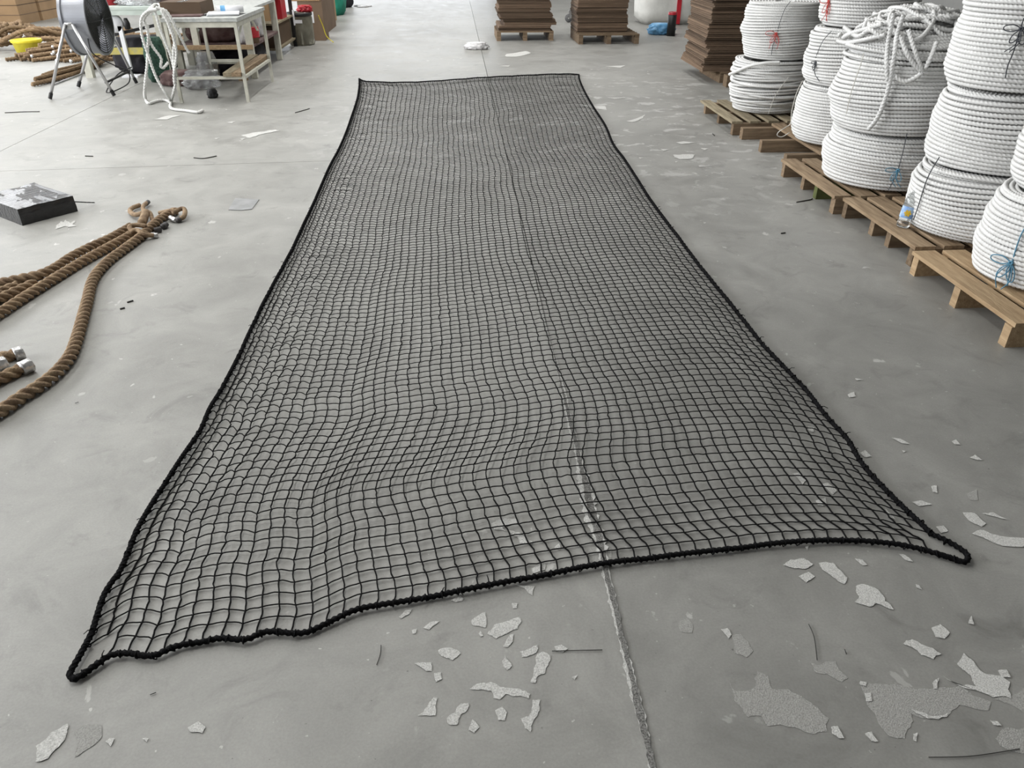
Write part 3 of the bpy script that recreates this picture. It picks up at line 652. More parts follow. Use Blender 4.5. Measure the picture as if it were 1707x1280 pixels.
child_tube(A1, 'loose_end', [at_cyl(x, y, 2.95, 7.45, .39) for x, y in ((1300,104),(1275,105),(1250,110),(1230,118),(1216,124))], .0135, M['wrope'], 8)
child_tube(A1, 'tie_string', [at_cyl(x, y, 2.95, 7.45, .385) for x, y in ((1315,128),(1300,148),(1290,165),(1281,190))], .003, M['paletw'])
child_tube(B1, 'tie_string', [at_cyl(x, y, 3.12, 6.2, .40) for x, y in ((1338,135),(1328,155),(1320,185),(1318,205))]+[at_y(x, y, 5.98) for x, y in ((1310,212),(1298,220),(1296,226),(1304,228),(1316,221))], .0035, M['paletw'])

# tangled heap of loose rope on top of stack C
hp = MB(); rh = np.random.RandomState(5); hc = np.array([2.91, 5.07, .93])
dome = [(.372*math.cos(q*pi/2)+.001, .17*math.sin(q*pi/2)) for q in np.linspace(0, 1, 9)]
hp.lathe(dome, 32, (0, 0, 0))
def on_heap(x, y): return .185*math.sqrt(max(0, 1-(x*x+y*y)/.40**2))
for k in range(20):                                      # turns lying round the mound
    q0 = k/20*1.45; rad, zz = .40*math.cos(q0), .185*math.sin(q0)+.012; ph = rh.rand(4)*6.28; P = []
    off = rh.randn(2)*.008
    for i in range(13):
        a = ph[0]+i*2*pi/12
        q = rad*(1+.035*math.sin(2*a+ph[1])+.025*math.sin(3*a+ph[2]))
        P.append((off[0]+q*math.cos(a), off[1]+q*math.sin(a), max(.014, zz+.012*math.sin(2*a+ph[3])*(k > 0))))
    rope(hp, smooth_path(P, .0065), .0148, .06, 9)
for k in range(30):                                      # loops flung across it
    n = 9; ph0 = rh.rand()*6.28; rad = rh.uniform(.10, .26); ex = rh.uniform(.45, .9); rot = rh.rand()*6.28
    ca = rh.rand()*6.28; cr_ = rh.uniform(.04, .20); c = (cr_*math.cos(ca), cr_*math.sin(ca)); P = []
    lift = rh.uniform(.0, .035)
    for i in range(n+1):
        a = ph0+i*2*pi/n; q = rad*(1+rh.uniform(-.12, .12)); x_, y_ = q*math.cos(a), ex*q*math.sin(a)
        x, y = c[0]+x_*math.cos(rot)-y_*math.sin(rot), c[1]+x_*math.sin(rot)+y_*math.cos(rot)
        P.append((x, y, max(.02, on_heap(x, y)+.04+lift+.018*math.sin(a*2+rot))))
    rope(hp, smooth_path(P, .0065), .0148, .06, 9)
def C_on(x, y, rr, off=.0): return at_cyl(x, y, 2.90, 5.05, rr+off)-hc
for px in ([(1490,22),(1484,50),(1480,75),(1478,110),(1480,135)],[(1506,25),(1496,55),(1492,85),(1486,120),(1480,150),(1470,180),(1460,200),(1447,216)],
           [(1500,60),(1510,85),(1522,105),(1535,118)],[(1515,50),(1524,80),(1532,105),(1537,120)],[(1562,70),(1552,95),(1542,115)],
           [(1492,128),(1508,136),(1525,130),(1538,120)],[(1396,68),(1412,71),(1440,66),(1475,58)],[(1399,56),(1406,62),(1420,55),(1470,40)],[(1408,45),(1430,60),(1450,50),(1468,62)]):
    rope(hp, smooth_path([C_on(x, y, .445 if y > 75 else .40, .012) for x, y in px], .0065), .0158, .065, 9)
ho = hp.build('loose_rope_heap', M['wrope'], None, smooth=True, loc=tuple(hc))
tag(ho, 'tangled heap of loose white rope with ends hanging down a coil', 'rope')

# bottle leaning by stack D
bt = empty('plastic_bottle', tuple(at(1504, 378, .123)), 0.2)
bt.rotation_euler = (math.radians(-4), math.radians(9), 0)
pr = [(0, 0), (.030, 0), (.036, .006), (.037, .03), (.033, .036), (.037, .042), (.037, .15), (.030, .185), (.014, .205), (.014, .222), (0, .222)]
MB().lathe(pr, 20).build('bottle_body', M['clear'], bt, smooth=True)
MB().lathe([(.0375, .055), (.038, .058), (.038, .118), (.0375, .12)], 20).build('bottle_label', M['lblb'], bt, smooth=True)
dq = ray(1504, 370); an = math.atan2(-dq[1], -dq[0])
mb = MB()
for k in range(6):
    a = an+.35*math.cos(k*pi/3); zz = .085+.013*math.sin(k*pi/3)
    mb.box((.0385*math.cos(a), .0385*math.sin(a), zz), (.003, .010, .010), an)
mb.box((.0385*math.cos(an), .0385*math.sin(an), .085), (.003, .014, .014), an)
mb.build('label_flower', M['lbly'], bt)
MB().lathe([(0, .236), (.015, .236), (.016, .222), (.016, .212)], 14).build('bottle_cap', M['paper'], bt, smooth=True)
tag(bt, 'clear plastic bottle with a blue and yellow label leaning on a rope coil', 'bottle')

# ================================================================== CARDBOARD STACKS
SHEET = {}
def sheet_mesh(w, d):
    k = (round(w, 2), round(d, 2))
    if k not in SHEET:
        mb = MB()
        mb.box((0, 0, .0055), (w, d, .009)); mb.box((.004, .006, .0165), (w-.006, d-.008, .009)); mb.box((-w/2+.006, 0, .011), (.010, d-.02, .006)); mb.box((w/2-.02, 0, .011), (.012, d-.04, .004))
        o = mb.build('flat_carton', M['kraft']); SHEET[k] = o.data; bpy.data.objects.remove(o)
    return SHEET[k]
ONES = ['', 'first', 'second', 'third', 'fourth', 'fifth', 'sixth', 'seventh', 'eighth', 'ninth', 'tenth', 'eleventh', 'twelfth', 'thirteenth', 'fourteenth', 'fifteenth', 'sixteenth', 'seventeenth', 'eighteenth', 'nineteenth']
def ordinal(n):
    if n < 20: return ONES[n]
    t = ['twent', 'thirt', 'fort', 'fift'][n//10-2]
    return t+'ieth' if n % 10 == 0 else t+'y-'+ONES[n % 10]
def stack(n, cx, cy, w, d, z0, label, group, jx=.02, jy=.02, jr=.012, lean=0.0, rz=0.0, th=0.022):
    zz = z0; ox = oy = 0
    for i in range(n):
        if i % 4 == 0: ox, oy = R.gauss(0, jx), R.gauss(0, jy)
        o = link('flat_carton', sheet_mesh(w, d)); o.location = (cx+ox+R.gauss(0, jx*.35)+lean*i, cy+oy+R.gauss(0, jy*.3), zz); o.rotation_euler = (0, 0, rz+R.gauss(0, jr))
        tag(o, label % ('lowest' if i == 0 else 'topmost' if i == n-1 else ordinal(i+1)+' from the bottom'), 'carton', group); zz += th
def cross_pallet(label, cx, cy, w, d, h=.14, m='wood'):   # stringers run along y, boards along x
    t = empty('wooden_pallet', (cx, cy, 0)); tag(t, label, 'pallet')
    for i in range(6):
        MB().box((0, -d/2+.05+i*(d-.1)/5, h-.01), (w, .1, .02)).build('deck_board', M['woodx'], t)
    for i in range(3): MB().box((-w/2+.035+i*(w-.07)/2, 0, (h-.0205)/2), (.07, d-.02, h-.0205)).build('stringer', M['woodx'], t)
    return t
cross_pallet('low dark pallet under the left of the two far carton stacks', 1.16, 14.42, .96, .95, .15)
stack(34, 1.17, 14.42, .88, .88, .152, 'flattened brown carton, %s in the stack left of the trolley', 'flat cartons in the left far stack')
cross_pallet('brown pallet projecting under the right of the two far carton stacks', 2.5, 13.95, 1.0, 1.05, .15)
stack(35, 2.42, 14.10, .84, .80, .152, 'flattened brown carton, %s in the stack right of the trolley', 'flat cartons in the middle far stack', .012, .012)
cross_pallet('pallet mostly hidden under the tall carton stack beside the white coils', 3.62, 10.1, .85, .9, .13)
stack(46, 3.56, 10.18, 1.12, 1.08, .132, 'flattened brown carton, %s in the stack beside the white coils', 'flat cartons in the near stack', .015, .015, .012, rz=-.04)
bx = MB().box((0, 0, .065), (.09, .14, .13)).build('wood_block', M['woodx'], None, loc=tuple(at(1210, 146)+np.array([.05, .08, 0])))
tag(bx, 'short wooden block on the floor under the tall carton stack', 'wood block')

# ================================================================== FAR RIGHT BACKGROUND
bg = empty('bulk_bag', (4.25, 16.75, 0)); mb = MB()
def soft_box(w, d, h, n=10, rough=.03, seed=0, taper=.9, e=4):
    r_ = np.random.RandomState(seed); V = []; m = 2*n
    t = np.linspace(0, 2*pi, m*2, endpoint=False)
    zs = np.linspace(0, 1, n)
    for z in zs:
        k = (abs(np.cos(t))**e+abs(np.sin(t))**e)**(-1/e)
        s = taper+(1-taper)*math.sin(pi*min(1, z*1.0+.15))
        if z == 0 or z == 1: s *= .86
        q = 1+r_.randn(len(t))*rough
        V.append(np.stack([w/2*k*np.cos(t)*s*q, d/2*k*np.sin(t)*s*q, np.full(len(t), h*z)+r_.randn(len(t))*rough*h*.3*(0 < z < 1)], 1))
    V = np.array(V); V[..., 2] = np.maximum(V[..., 2], 0); nn = len(t)
    F = sweep_faces(n, nn, True, False); return V.reshape(-1, 3), F
V, F = soft_box(1.25, 1.0, 1.1, seed=2, rough=.02); mb.add(V, F); mb.build('bag_body', M['bag'], bg, smooth=True)
MB().box((.12, -.505, .56), (.085, .02, 1.08)).build('red_strap', M['red'], bg)
tag(bg, 'white woven bulk bag with a red vertical strap behind the carton stacks', 'bag')
bp = empty('blue_bag', tuple(at(1102, 57))); V, F = soft_box(.48, .34, .18, seed=4, rough=.09, taper=.8, e=2.4); MB().add(V, F).build('bag_body', M['bluebag'], bp, smooth=True)
tag(bp, 'crumpled blue plastic bag on the floor by a black tube', 'bag')
tb = empty('black_tube', (3.80, 14.5, 0)); MB().lathe([(0, 0), (.075, 0), (.075, .38), (.065, .38), (.065, .3)], 18).build('tube_body', M['black'], tb, smooth=True)
MB().lathe([(.077, .34), (.077, .375), (.064, .385), (.064, .36)], 18).build('tube_rim', M['red'], tb, smooth=True)
tag(tb, 'upright black tube with a dark red rim behind the blue bag', 'tube')
tr = empty('trolley', (2.42, 16.9, 0))
MB().box((0, 0, .24), (.05, .06, .03)).box((.35, 0, .24), (.75, .5, .04)).build('deck', M['black'], tr); MB().box((.12, 0, .75), (.09, .06, 1.0)).build('post', M['black'], tr)
for dxx in (-.13, .6):
    wm = MB(); wm.lathe([(.02, -.02), (.075, -.02), (.08, 0), (.075, .02), (.02, .02)], 16, (dxx, 0, .08), 'y'); wh = wm.build('caster_wheel', mat('grey_rubber', (.12, .12, .12), .6), tr, smooth=True)
    MB().box((dxx+.03, -.03, .15), (.05, .008, .15)).box((dxx+.03, .03, .15), (.05, .008, .15)).box((dxx+.03, 0, .215), (.08, .07, .012)).build('caster_fork', M['tubest'], tr)
tag(tr, 'black wheeled trolley with a grey castor between the two far carton stacks', 'trolley')
V, F = soft_box(.36, .2, .10, seed=8, rough=.12, taper=.75, e=2.2)
o = MB().add(V, F).build('plastic_scrap', M['filmw'], None, smooth=True, loc=tuple(at(795, 82))); tag(o, 'crumpled white plastic scrap lying across the floor joint', 'scrap')
for k, (px, py, s) in enumerate(((604, 12, .16), (613, 11, .12), (596, 10.5, .1))):
    V, F = soft_box(s*1.6, s, .03, seed=20+k, rough=.15, taper=.8, e=2.2)
    o = MB().add(V, F).build('paper_scrap', M['filmw'], None, smooth=True, loc=tuple(at(px, py)))
    tag(o, ('white paper scrap on the far floor beyond the green cloth', 'small white paper scrap right of its larger neighbour on the far floor', 'tiny white paper scrap nearest the dark bag')[k], 'scrap', 'paper scraps on the far floor')

# ================================================================== LEFT FLOOR: thick manila ropes
def mrope(label, px, r=.028, zc=None, name='manila_rope', taper_end=None, group=None, z=None):
    P = np.array([at(x, y, r*.78 if z is None else z[i]) for i, (x, y) in enumerate(px)])
    mb = MB(); c = P.mean(0)*np.array([1, 1, 0]); rope(mb, smooth_path(P-c, .006), r, .135, 18)
    o = mb.build(name, M['manila'], None, smooth=True, loc=tuple(c)); tag(o, label, 'rope', group); return o
G1 = 'thick manila ropes on the floor'
r1 = mrope('thick tan manila rope curving across the floor, nearest the net', [(-40,706),(0,686),(34,663),(69,641),(96,619),(117,593),(129,562),(137.5,531),(146,500),(152,474),(162,455),(182,434),(206,416),(234,395),(254,376),(275,360),(294,351)], group=G1)
r2 = mrope('straight thick manila rope between the curved one and the farther one', [(-40,545),(0,522),(34,500),(69,478),(103,457),(137.5,436),(172,417),(206,398.6),(225,387)], group=G1)
r3 = mrope('farther thick manila rope with a loose bundle of untwisted strands at its tip', [(-40,478),(0,472),(34,465),(69,457),(93,446),(120,428),(151,412),(182,398),(204,386),(218,378)], group=G1)
r4 = mrope('short dark thick rope passing under two others at the left edge', [(-60,520),(-20,506),(20,489),(45,478),(58,472)], group=G1)
r5 = mrope('dark thick rope lying against the left edge below the crossing ropes', [(-60,505),(-25,494),(8,484),(30,476)], group=G1)
def strand(par, name, px, z, r, m):
    P = [at(x, y, zz) for (x, y), zz in zip(px, z)]
    return child_tube(par, name, P, r, m, 8)
strand(r1, 'untwisted_strand', [(288,355),(302,348),(308,350),(307,360),(300,365)], [.04, .05, .045, .03, .018], .015, M['manila'])
strand(r1, 'untwisted_strand', [(292,350),(280,352),(266,355)], [.045, .035, .016], .014, M['manila'])
strand(r1, 'strand_tip', [(300,364),(297,368)], [.018, .017], .016, M['darkcap'])
strand(r1, 'taped_tip', [(284,363),(290,366),(294,367)], [.02, .017, .017], .017, M['tape'])
strand(r3, 'standing_strand', [(236,372),(240,364),(243,354)], [.03, .04, .05], .026, M['manila'])
strand(r3, 'untwisted_strand', [(240,353),(238,346),(241,341),(246,337)], [.05, .04, .03, .02], .013, M['manila'])
strand(r3, 'untwisted_strand', [(238,355),(226,358),(217,353),(220,347),(233,342)], [.05, .03, .02, .02, .018], .015, M['manila'])
strand(r3, 'untwisted_strand', [(245,352),(251,356),(254,366),(260,370)], [.05, .04, .03, .03], .013, M['manila'])
strand(r3, 'strand_tip', [(243,340),(247,336.5)], [.022, .02], .015, M['darkcap'])
strand(r2, 'untwisted_strand', [(222,388),(216,378),(228,375),(244,377)], [.04, .06, .06, .05], .014, M['manila'])
strand(r2, 'untwisted_strand', [(222,384),(230,384),(238,390),(250,392),(262,392)], [.05, .05, .04, .025, .016], .014, M['manila'])
strand(r2, 'taped_tip', [(252,392),(263,392.5)], [.02, .016], .017, M['tape'])
strand(r2, 'strand_tip', [(258,384),(268,382)], [.02, .018], .017, M['darkcap'])
strand(r2, 'strand_tip', [(271,378),(277,374)], [.02, .018], .018, M['darkcap'])
for lab, px, tp in (('cut thick rope with a silver taped end, upper of the cut ends at left', [(-50,612),(-10,600),(20,592),(33,588)], ((24,591),(39,586.5))),
                    ('cut thick rope with a silver taped end, longest of the cut ends at left', [(-50,656),(-5,634),(25,620),(44,611)], ((35,615),(51,607.5))),
                    ('cut thick rope with a silver taped end showing only its tip at left', [(-60,628),(-30,618),(-4,609)], ((-8,611),(9,604)))):
    q = mrope(lab, px, group='cut rope ends at left')
    strand(q, 'tape_end', tp, [.028, .028], .0315, M['tape'])
# black wrapped package
pc = at(37, 377); pa = at(135, 351); pb = at(-40, 357)
ux = (pa-pc); lx_ = np.linalg.norm(ux); ux /= lx_
uy = np.array([-ux[1], ux[0], 0])
pk = empty('wrapped_package', tuple(pc), math.atan2(ux[1], ux[0]))
def rbox(w, d, h, seed, n=8):
    r_ = np.random.RandomState(seed); V = []
    mb = MB(); 
    return mb
mb = MB()
nx, ny = 14, 12; hh = .105; W_, D_ = lx_, .52
gx, gy = np.meshgrid(np.linspace(0, W_, nx+1), np.linspace(0, D_, ny+1), indexing='ij')
gz = hh+smooth_noise((nx+1, ny+1), 4, 6, 9)*.002
top = np.stack([gx, gy, gz], -1); top[0, :, 0] += .008; top[-1, :, 0] -= .02; top[:, 0, 1] += .008; top[:, -1, 1] -= .01
i, j = np.meshgrid(np.arange(nx), np.arange(ny), indexing='ij'); q = ny+1
mb.add(top.reshape(-1, 3), np.stack([i*q+j, (i+1)*q+j, (i+1)*q+j+1, i*q+j+1], -1).reshape(-1, 4))
MBs = MB()
per = [top[k, 0] for k in range(nx+1)]+[top[nx, k] for k in range(1, ny+1)]+[top[k, ny] for k in range(nx-1, -1, -1)]+[top[0, k] for k in range(ny-1, 0, -1)]
per = np.array(per); m_ = len(per); cen = np.array([W_/2, D_/2, 0])
lv = []
for k, z in enumerate((1, .66, .33, 0)):
    L2 = per.copy(); L2[:, 2] = per[:, 2]*z; out = 1+(0.012 if k else 0)+NR.randn(m_)*.004*(k > 0); L2[:, :2] = cen[:2]+(per[:, :2]-cen[:2])*out[:, None]; lv.append(L2)
mb.add(np.array(lv).reshape(-1, 3), [f[:, ::-1] for f in sweep_faces(4, m_, False, False)])
mb.build('wrapping', M['wrap'], pk, smooth=False)
child = MB().tube(smooth_path([(W_-.02, .03, .06), (W_+.05, .02, .04), (W_+.13, .06, .01)], .01), .004, 5).build('loose_film_tail', M['wrap'], pk, smooth=True)
tag(pk, 'flat package in shiny black stretch wrap at the left edge', 'package')
# grey sheet scrap
sp = [at(x, y, .001) for x, y in ((381,350),(392,331),(432,333),(420,349),(402,351))]
mb = MB(); n = len(sp); c = np.mean(sp, 0); T_ = np.array(sp)-c
mb.add(np.concatenate([T_, T_+np.array([0, 0, .004])]), [np.arange(n)[::-1].reshape(1, n), (np.arange(n)+n).reshape(1, n), np.array([(k, (k+1) % n, (k+1) % n+n, k+n) for k in range(n)])])
o = mb.build('sheet_scrap', M['patch'], None, loc=(c[0], c[1], .0005)); tag(o, 'thin grey square sheet scrap lying flat left of the net', 'scrap')
# threads and debris
TH = [([(635,1075),(634,1090),(628,1108)], 'fine dark thread below the near edge of the net at left'),
      ([(920,1085),(960,1084),(1004,1083)], 'long fine dark thread left of the floor joint'),
      ([(1348,1040),(1357,1062),(1362,1100)], 'curved dark thread on the floor below the right net corner'),
      ([(1548,1262),(1620,1260),(1700,1248)], 'long dark thread near the bottom right corner'),
      ([(323,263),(340,264),(361,260)], 'dark bent cord scrap beyond the transverse floor joint'),
      ([(8,188),(40,186.5),(66,186)], 'thin dark line of cord on the floor near the fan'),
      ([(142,260),(155,260.5)], 'tiny dark scrap near the left floor joint'),
      ([(492,188),(506,184),(516,181)], 'thin twig-like scrap on the pale floor left of the net'),
      ([(1328,337),(1350,333),(1354,331)], 'thin dark nail-like scrap beside the brown pallets'),
      ([(1408,1082),(1411,1090)], 'tiny dark fibre right of the curved thread'),
      ([(212,504),(222,501)], 'short dark chip right of the thick ropes'), ([(200,515),(208,513)], 'short dark chip lower of two right of the thick ropes'),
      ([(125,672),(131,670)], 'tiny dark chip below the curving rope'), ([(1302,389),(1309,388)], 'small dark lump on the floor left of the pallets'), ([(1188,223),(1191,226)], 'small dark lump by the weathered pallet'),
      ([(250,1158),(260,1154)], 'small dark chip below the near left net corner')]
for px, lab in TH:
    P = np.array([at(x, y, .003) for x, y in px]); c = P[0]*np.array([1, 1, 0]); d = np.linalg.norm(P.mean(0))
    far = P[0][1] > 3
    o = MB().tube(smooth_path(P-c, .01), .0045 if far else .0011, 5).build('thread' if not far else 'cord_scrap', M['thread'], None, smooth=True, loc=tuple(c)); tag(o, lab, 'thread' if not far else 'scrap')

# ================================================================== FAN
def seg(par, name, a, b, r, m, n=8):
    l = np.array(par.location); return MB().tube(np.array([a, b])-l, r, n).build(name, m, par, smooth=True)
fan = empty('drum_fan', (-4.2, 9.6, 0)); F0 = np.array(fan.location)
ap1 = at_y(114, 40, 9.20); ap1[2] = max(.6, ap1[2]); ap2 = np.array([ap1[0]+.02, 10.0, ap1[2]])
feet = [at(84, 166), at(191, 161), at(131, 146), at(228, 140)]
for f, a in zip(feet, (ap1, ap1, ap2, ap2)):
    top_ = a+np.array([.035 if f[0] > a[0] else -.035, 0, 0]); f2 = f+np.array([0, 0, .012])
    lg = seg(fan, 'leg', top_, f2, .0165, M['tubest']); d = (f2-top_)/np.linalg.norm(f2-top_)
    MB().tube(np.array([f2-d*.06, f2+d*.002])-F0, .021, 8).build('rubber_foot', M['black'], lg)
seg(fan, 'frame_bend', ap1+np.array([-.035, 0, 0]), ap1+np.array([.035, 0, 0]), .0165, M['tubest']); seg(fan, 'frame_bend', ap2+np.array([-.035, 0, 0]), ap2+np.array([.035, 0, 0]), .0165, M['tubest'])
def mixp(a, b, t): return a*(1-t)+b*t
seg(fan, 'cross_bar', mixp(feet[0], ap1, .2), mixp(feet[2], ap2, .2), .013, M['tubest']); seg(fan, 'cross_bar', mixp(feet[1], ap1, .2), mixp(feet[3], ap2, .2), .013, M['black'])
dc = np.array([ap1[0]+.03, 9.6, ap1[2]-.0])-F0; RD = .34; LD = .28
MB().lathe([(RD+.02, -LD/2), (RD+.02, -LD/2+.03), (RD, -LD/2+.035), (RD, LD/2-.035), (RD+.02, LD/2-.03), (RD+.02, LD/2), (RD-.012, LD/2), (RD-.012, -LD/2), (RD+.02, -LD/2)], 80, dc, 'x').build('drum', M['steel'], fan, smooth=False)
for sgn, nm_ in ((1, 'front_grille'), (-1, 'back_grille')):
    g_ = MB(); t = np.linspace(0, 2*pi, 37)[:-1]
    for k in range(13):
        rr = .05+k*(RD-.06)/12; bul = .022*(1-(rr/RD)**2)
        g_.tube(np.stack([np.full(36, dc[0]+sgn*(LD/2+bul)), dc[1]+rr*np.cos(t), dc[2]+rr*np.sin(t)], 1), .0045, 4, False, True)
    for k in range(8):
        a = k*pi/4; g_.tube([(dc[0]+sgn*(LD/2+.023*(1-q*q)), dc[1]+q*RD*math.cos(a), dc[2]+q*RD*math.sin(a)) for q in (.05, .4, .7, 1)], .004, 4)
    g_.build(nm_, M['wire'], fan, smooth=True)
hubm = MB().lathe([(0, .12), (.06, .12), (.075, .05), (.075, -.14), (0, -.16)], 20, dc, 'x').build('motor', M['black'], fan, smooth=True)
for k in range(3):
    a0 = k*2*pi/3; b_ = MB(); V = []
    for q in np.linspace(.2, .93, 6):
        for s in (-1, 1):
            aa = a0+s*(.34-.1*q); V.append((dc[0]+.05+s*.05, dc[1]+q*RD*math.cos(aa), dc[2]+q*RD*math.sin(aa)))
    V = np.array(V); V = np.concatenate([V, V+np.array([.004, 0, 0])]); i = np.arange(5)*2
    Fq = np.stack([i, i+1, i+3, i+2], 1); b_.add(V, [Fq, (Fq+12)[:, ::-1]]).build('blade', M['black'], fan)
for a in (ap1, ap2): MB().box(a-F0+np.array([0, .025 if a is ap1 else -.025, -.03]), (.10, .02, .05)).build('pivot_plate', M['tubest'], fan)
child_tube(fan, 'power_cord', [(-4.02, 9.32, .62), (-3.98, 9.25, .45), (-3.9, 9.5, .3), (-3.8, 9.6, .22), (-3.85, 9.7, .08), (-3.95, 9.55, .02), (-4.05, 9.5, .01), (-4.0, 9.8, .15), (-3.9, 10.0, .2)], .007, M['black'])
tag(fan, 'grey drum fan on a chromed tubular A-frame stand', 'fan')

# ================================================================== WORK TABLES
def frame_table(name, label, x0, x1, y0, y1, h, legr, m, topm, rail=None, th=.035, skip=()):
    t = empty(name, ((x0+x1)/2, (y0+y1)/2, 0)); l = np.array(t.location)
    MB().box(np.array([(x0+x1)/2, (y0+y1)/2, h-th/2])-l, (x1-x0+.06, y1-y0+.06, th)).build('tabletop', M[topm], t)
    pts = [(x0, y0), (x1, y0), (x1, y1), (x0, y1)]
    for k, p in enumerate(pts):
        if k in skip: continue
        MB().box(np.array([p[0], p[1], (h-th)/2])-l, (legr*2, legr*2, h-th)).build('leg', M[m], t)
    for a, b in ((0, 1), (1, 2), (2, 3), (3, 0)):
        A_, B_ = np.array([*pts[a], h-th-.03]), np.array([*pts[b], h-th-.03])
        MB().bar(A_-l, B_-l, legr*1.6, .05).build('apron', M[m], t)
        if rail and (a, b) in rail: A_[2] = B_[2] = rail[(a, b)]; MB().bar(A_-l, B_-l, legr*1.7).build('rail', M[m], t)
    return t
T2 = frame_table('work_table', 'grey-topped steel work table draped with hanging white rope', -3.0, -2.29, 8.83, 10.12, .83, .016, 'cream', 'greyp', {(0, 1): .25, (1, 2): .25, (2, 3): .25})
l2 = np.array(T2.location)
MB().tube(np.array([(-2.29, 8.83, .62), (-2.29, 9.15, .78)])-l2, .012, 6).build('brace', M['cream'], T2); MB().tube(np.array([(-2.29, 9.75, .62), (-2.29, 9.5, .78)])-l2, .012, 6).build('brace', M['cream'], T2)
T1 = empty('long_bench', (-4.5, 11.1, 0)); l1 = np.array(T1.location)
MB().box((.3, 0, .79), (1.2, 1.1, .03)).build('bench_top', M['green'], T1); MB().box((.3, -.53, .745), (1.2, .03, .06)).build('apron', M['green'], T1)
for dx_ in (-.16, .82):
    for dy_ in (-.5, .5): MB().box((dx_, dy_, .38), (.085, .085, .76)).build('leg', M['cream'], T1)
MB().box((.3, -.45, .30), (1.1, .06, .075)).build('yellow_rail', M['yelpaint'], T1); MB().bar((-.2, -.40, .40), (.8, -.42, .60), .035).build('dark_rail', M['black'], T1)
tag(T1, 'pale green bench with a yellow lower rail behind the fan', 'table'); tag(T2, T2.get('label') or 'grey-topped steel work table draped with hanging white rope', 'table')
T3 = empty('wooden_bench', (-3.0, 11.2, 0))
MB().box((0, 0, .77), (.95, 1.7, .03)).build('bench_top', M['greyp'], T3); MB().box((0, 0, .37), (.95, 1.7, .03)).build('lower_shelf', M['maroon'], T3)
MB().box((0, -.86, .37), (.97, .03, .05)).build('shelf_edge', M['woodnew'], T3)
for p in ((-.44, -.8), (-.2, -.8), (.44, -.8), (-.44, .8), (.44, .8)): MB().box((*p, .38), (.075, .075, .75)).build('leg', M['cream'], T3)
MB().bar((-.42, -.78, .75), (-.15, -.78, .55), .03).build('brace', M['green'], T3); MB().bar((-.2, -.78, .75), (-.44, -.78, .55), .03).build('brace', M['green'], T3)
tag(T3, 'wooden bench with a loaded lower shelf behind the steel work table', 'table')
T4 = empty('steel_rack', (-2.95, 12.82, 0))
for p in ((-.35, -.68), (.35, -.68), (-.35, .68), (.35, .68)):
    lg = MB().box((*p, .5), (.05, .05, 1.0)).build('post', M['black'], T4); MB().box((p[0]+.03, p[1], .42), (.02, .052, .22)).build('white_sleeve', M['paper'], lg)
for z in (.12, .45, .98): MB().box((0, 0, z), (.74, 1.42, .025)).build('shelf', M['woodold'], T4)
tag(T4, 'dark steel rack with wooden shelves beyond the wooden bench', 'rack')
# things on and under the tables
def thing_box(name, label, cat, c, d, m, rz=0.0, group=None):
    t = MB().box((0, 0, d[2]/2), d).build(name, M[m], None, loc=c); t.rotation_euler = (0, 0, rz); tag(t, label, cat, group); return t
cb = empty('brown_parcel', (-2.93, 9.45, .831)); MB().box((0, 0, .06), (.42, .5, .12)).build('parcel_body', M['kraft'], cb); MB().box((0, 0, .121), (.06, .5, .003)).build('parcel_tape', M['film'], cb)
tag(cb, 'brown taped parcel on the steel work table', 'parcel')
thing_box('leather_sheet', 'dark brown sheet lying flat at the front of the steel work table', 'sheet', (-2.85, 9.03, .831), (.36, .22, .012), 'maroon', .1)
pp = empty('paper_pad', (-2.49, 9.18, .831), .15)
for k in range(3): MB().box((R.uniform(-.01, .01), R.uniform(-.01, .01), .004+.007*k), (.32, .36, .006), R.uniform(-.08, .08)).build('sheet', M['paper'], pp)
MB().box((0, 0, .0005), (.40, .30, .001), -.2).build('dark_backing', M['black'], pp)
tag(pp, 'loose stack of white papers on the steel work table', 'paper')
rl = empty('paper_roll', (-2.46, 9.38, .87), .2); MB().lathe([(0, -.14), (.034, -.14), (.034, .14), (0, .14)], 16, (0, 0, 0), 'x').build('roll_body', M['paper'], rl, smooth=True); MB().lathe([(.0355, -.10), (.0355, -.05)], 16, (0, 0, 0), 'x').build('blue_band', M['bluebag'], rl, smooth=True)
tag(rl, 'white paper roll with a blue band on the steel work table', 'roll')
rb = empty('red_container', (-4.35, 10.9, .806)); MB().lathe([(0, 0), (.11, 0), (.12, .2), (.09, .24), (0, .24)], 18).build('container_body', M['red'], rb, smooth=True); MB().lathe([(.05, .24), (.05, .28), (0, .28)], 14).build('container_cap', M['paper'], rb, smooth=True)
tag(rb, 'red plastic container standing on the pale green bench', 'container')
V, F = soft_box(.5, .3, .12, seed=31, rough=.12, taper=.8, e=2.3)
o = MB().add(V, F).build('plastic_bundle', M['film'], None, smooth=True, loc=(-3.95, 10.85, .806)); tag(o, 'crumpled clear plastic on the pale green bench', 'bundle')
V, F = soft_box(.35, .3, .14, seed=32, rough=.1, taper=.8, e=2.3)
o = MB().add(V, F).build('dark_bundle', M['maroon'], None, smooth=True, loc=(-3.72, 11.1, .806)); tag(o, 'dark brown bundle at the right end of the pale green bench', 'bundle')
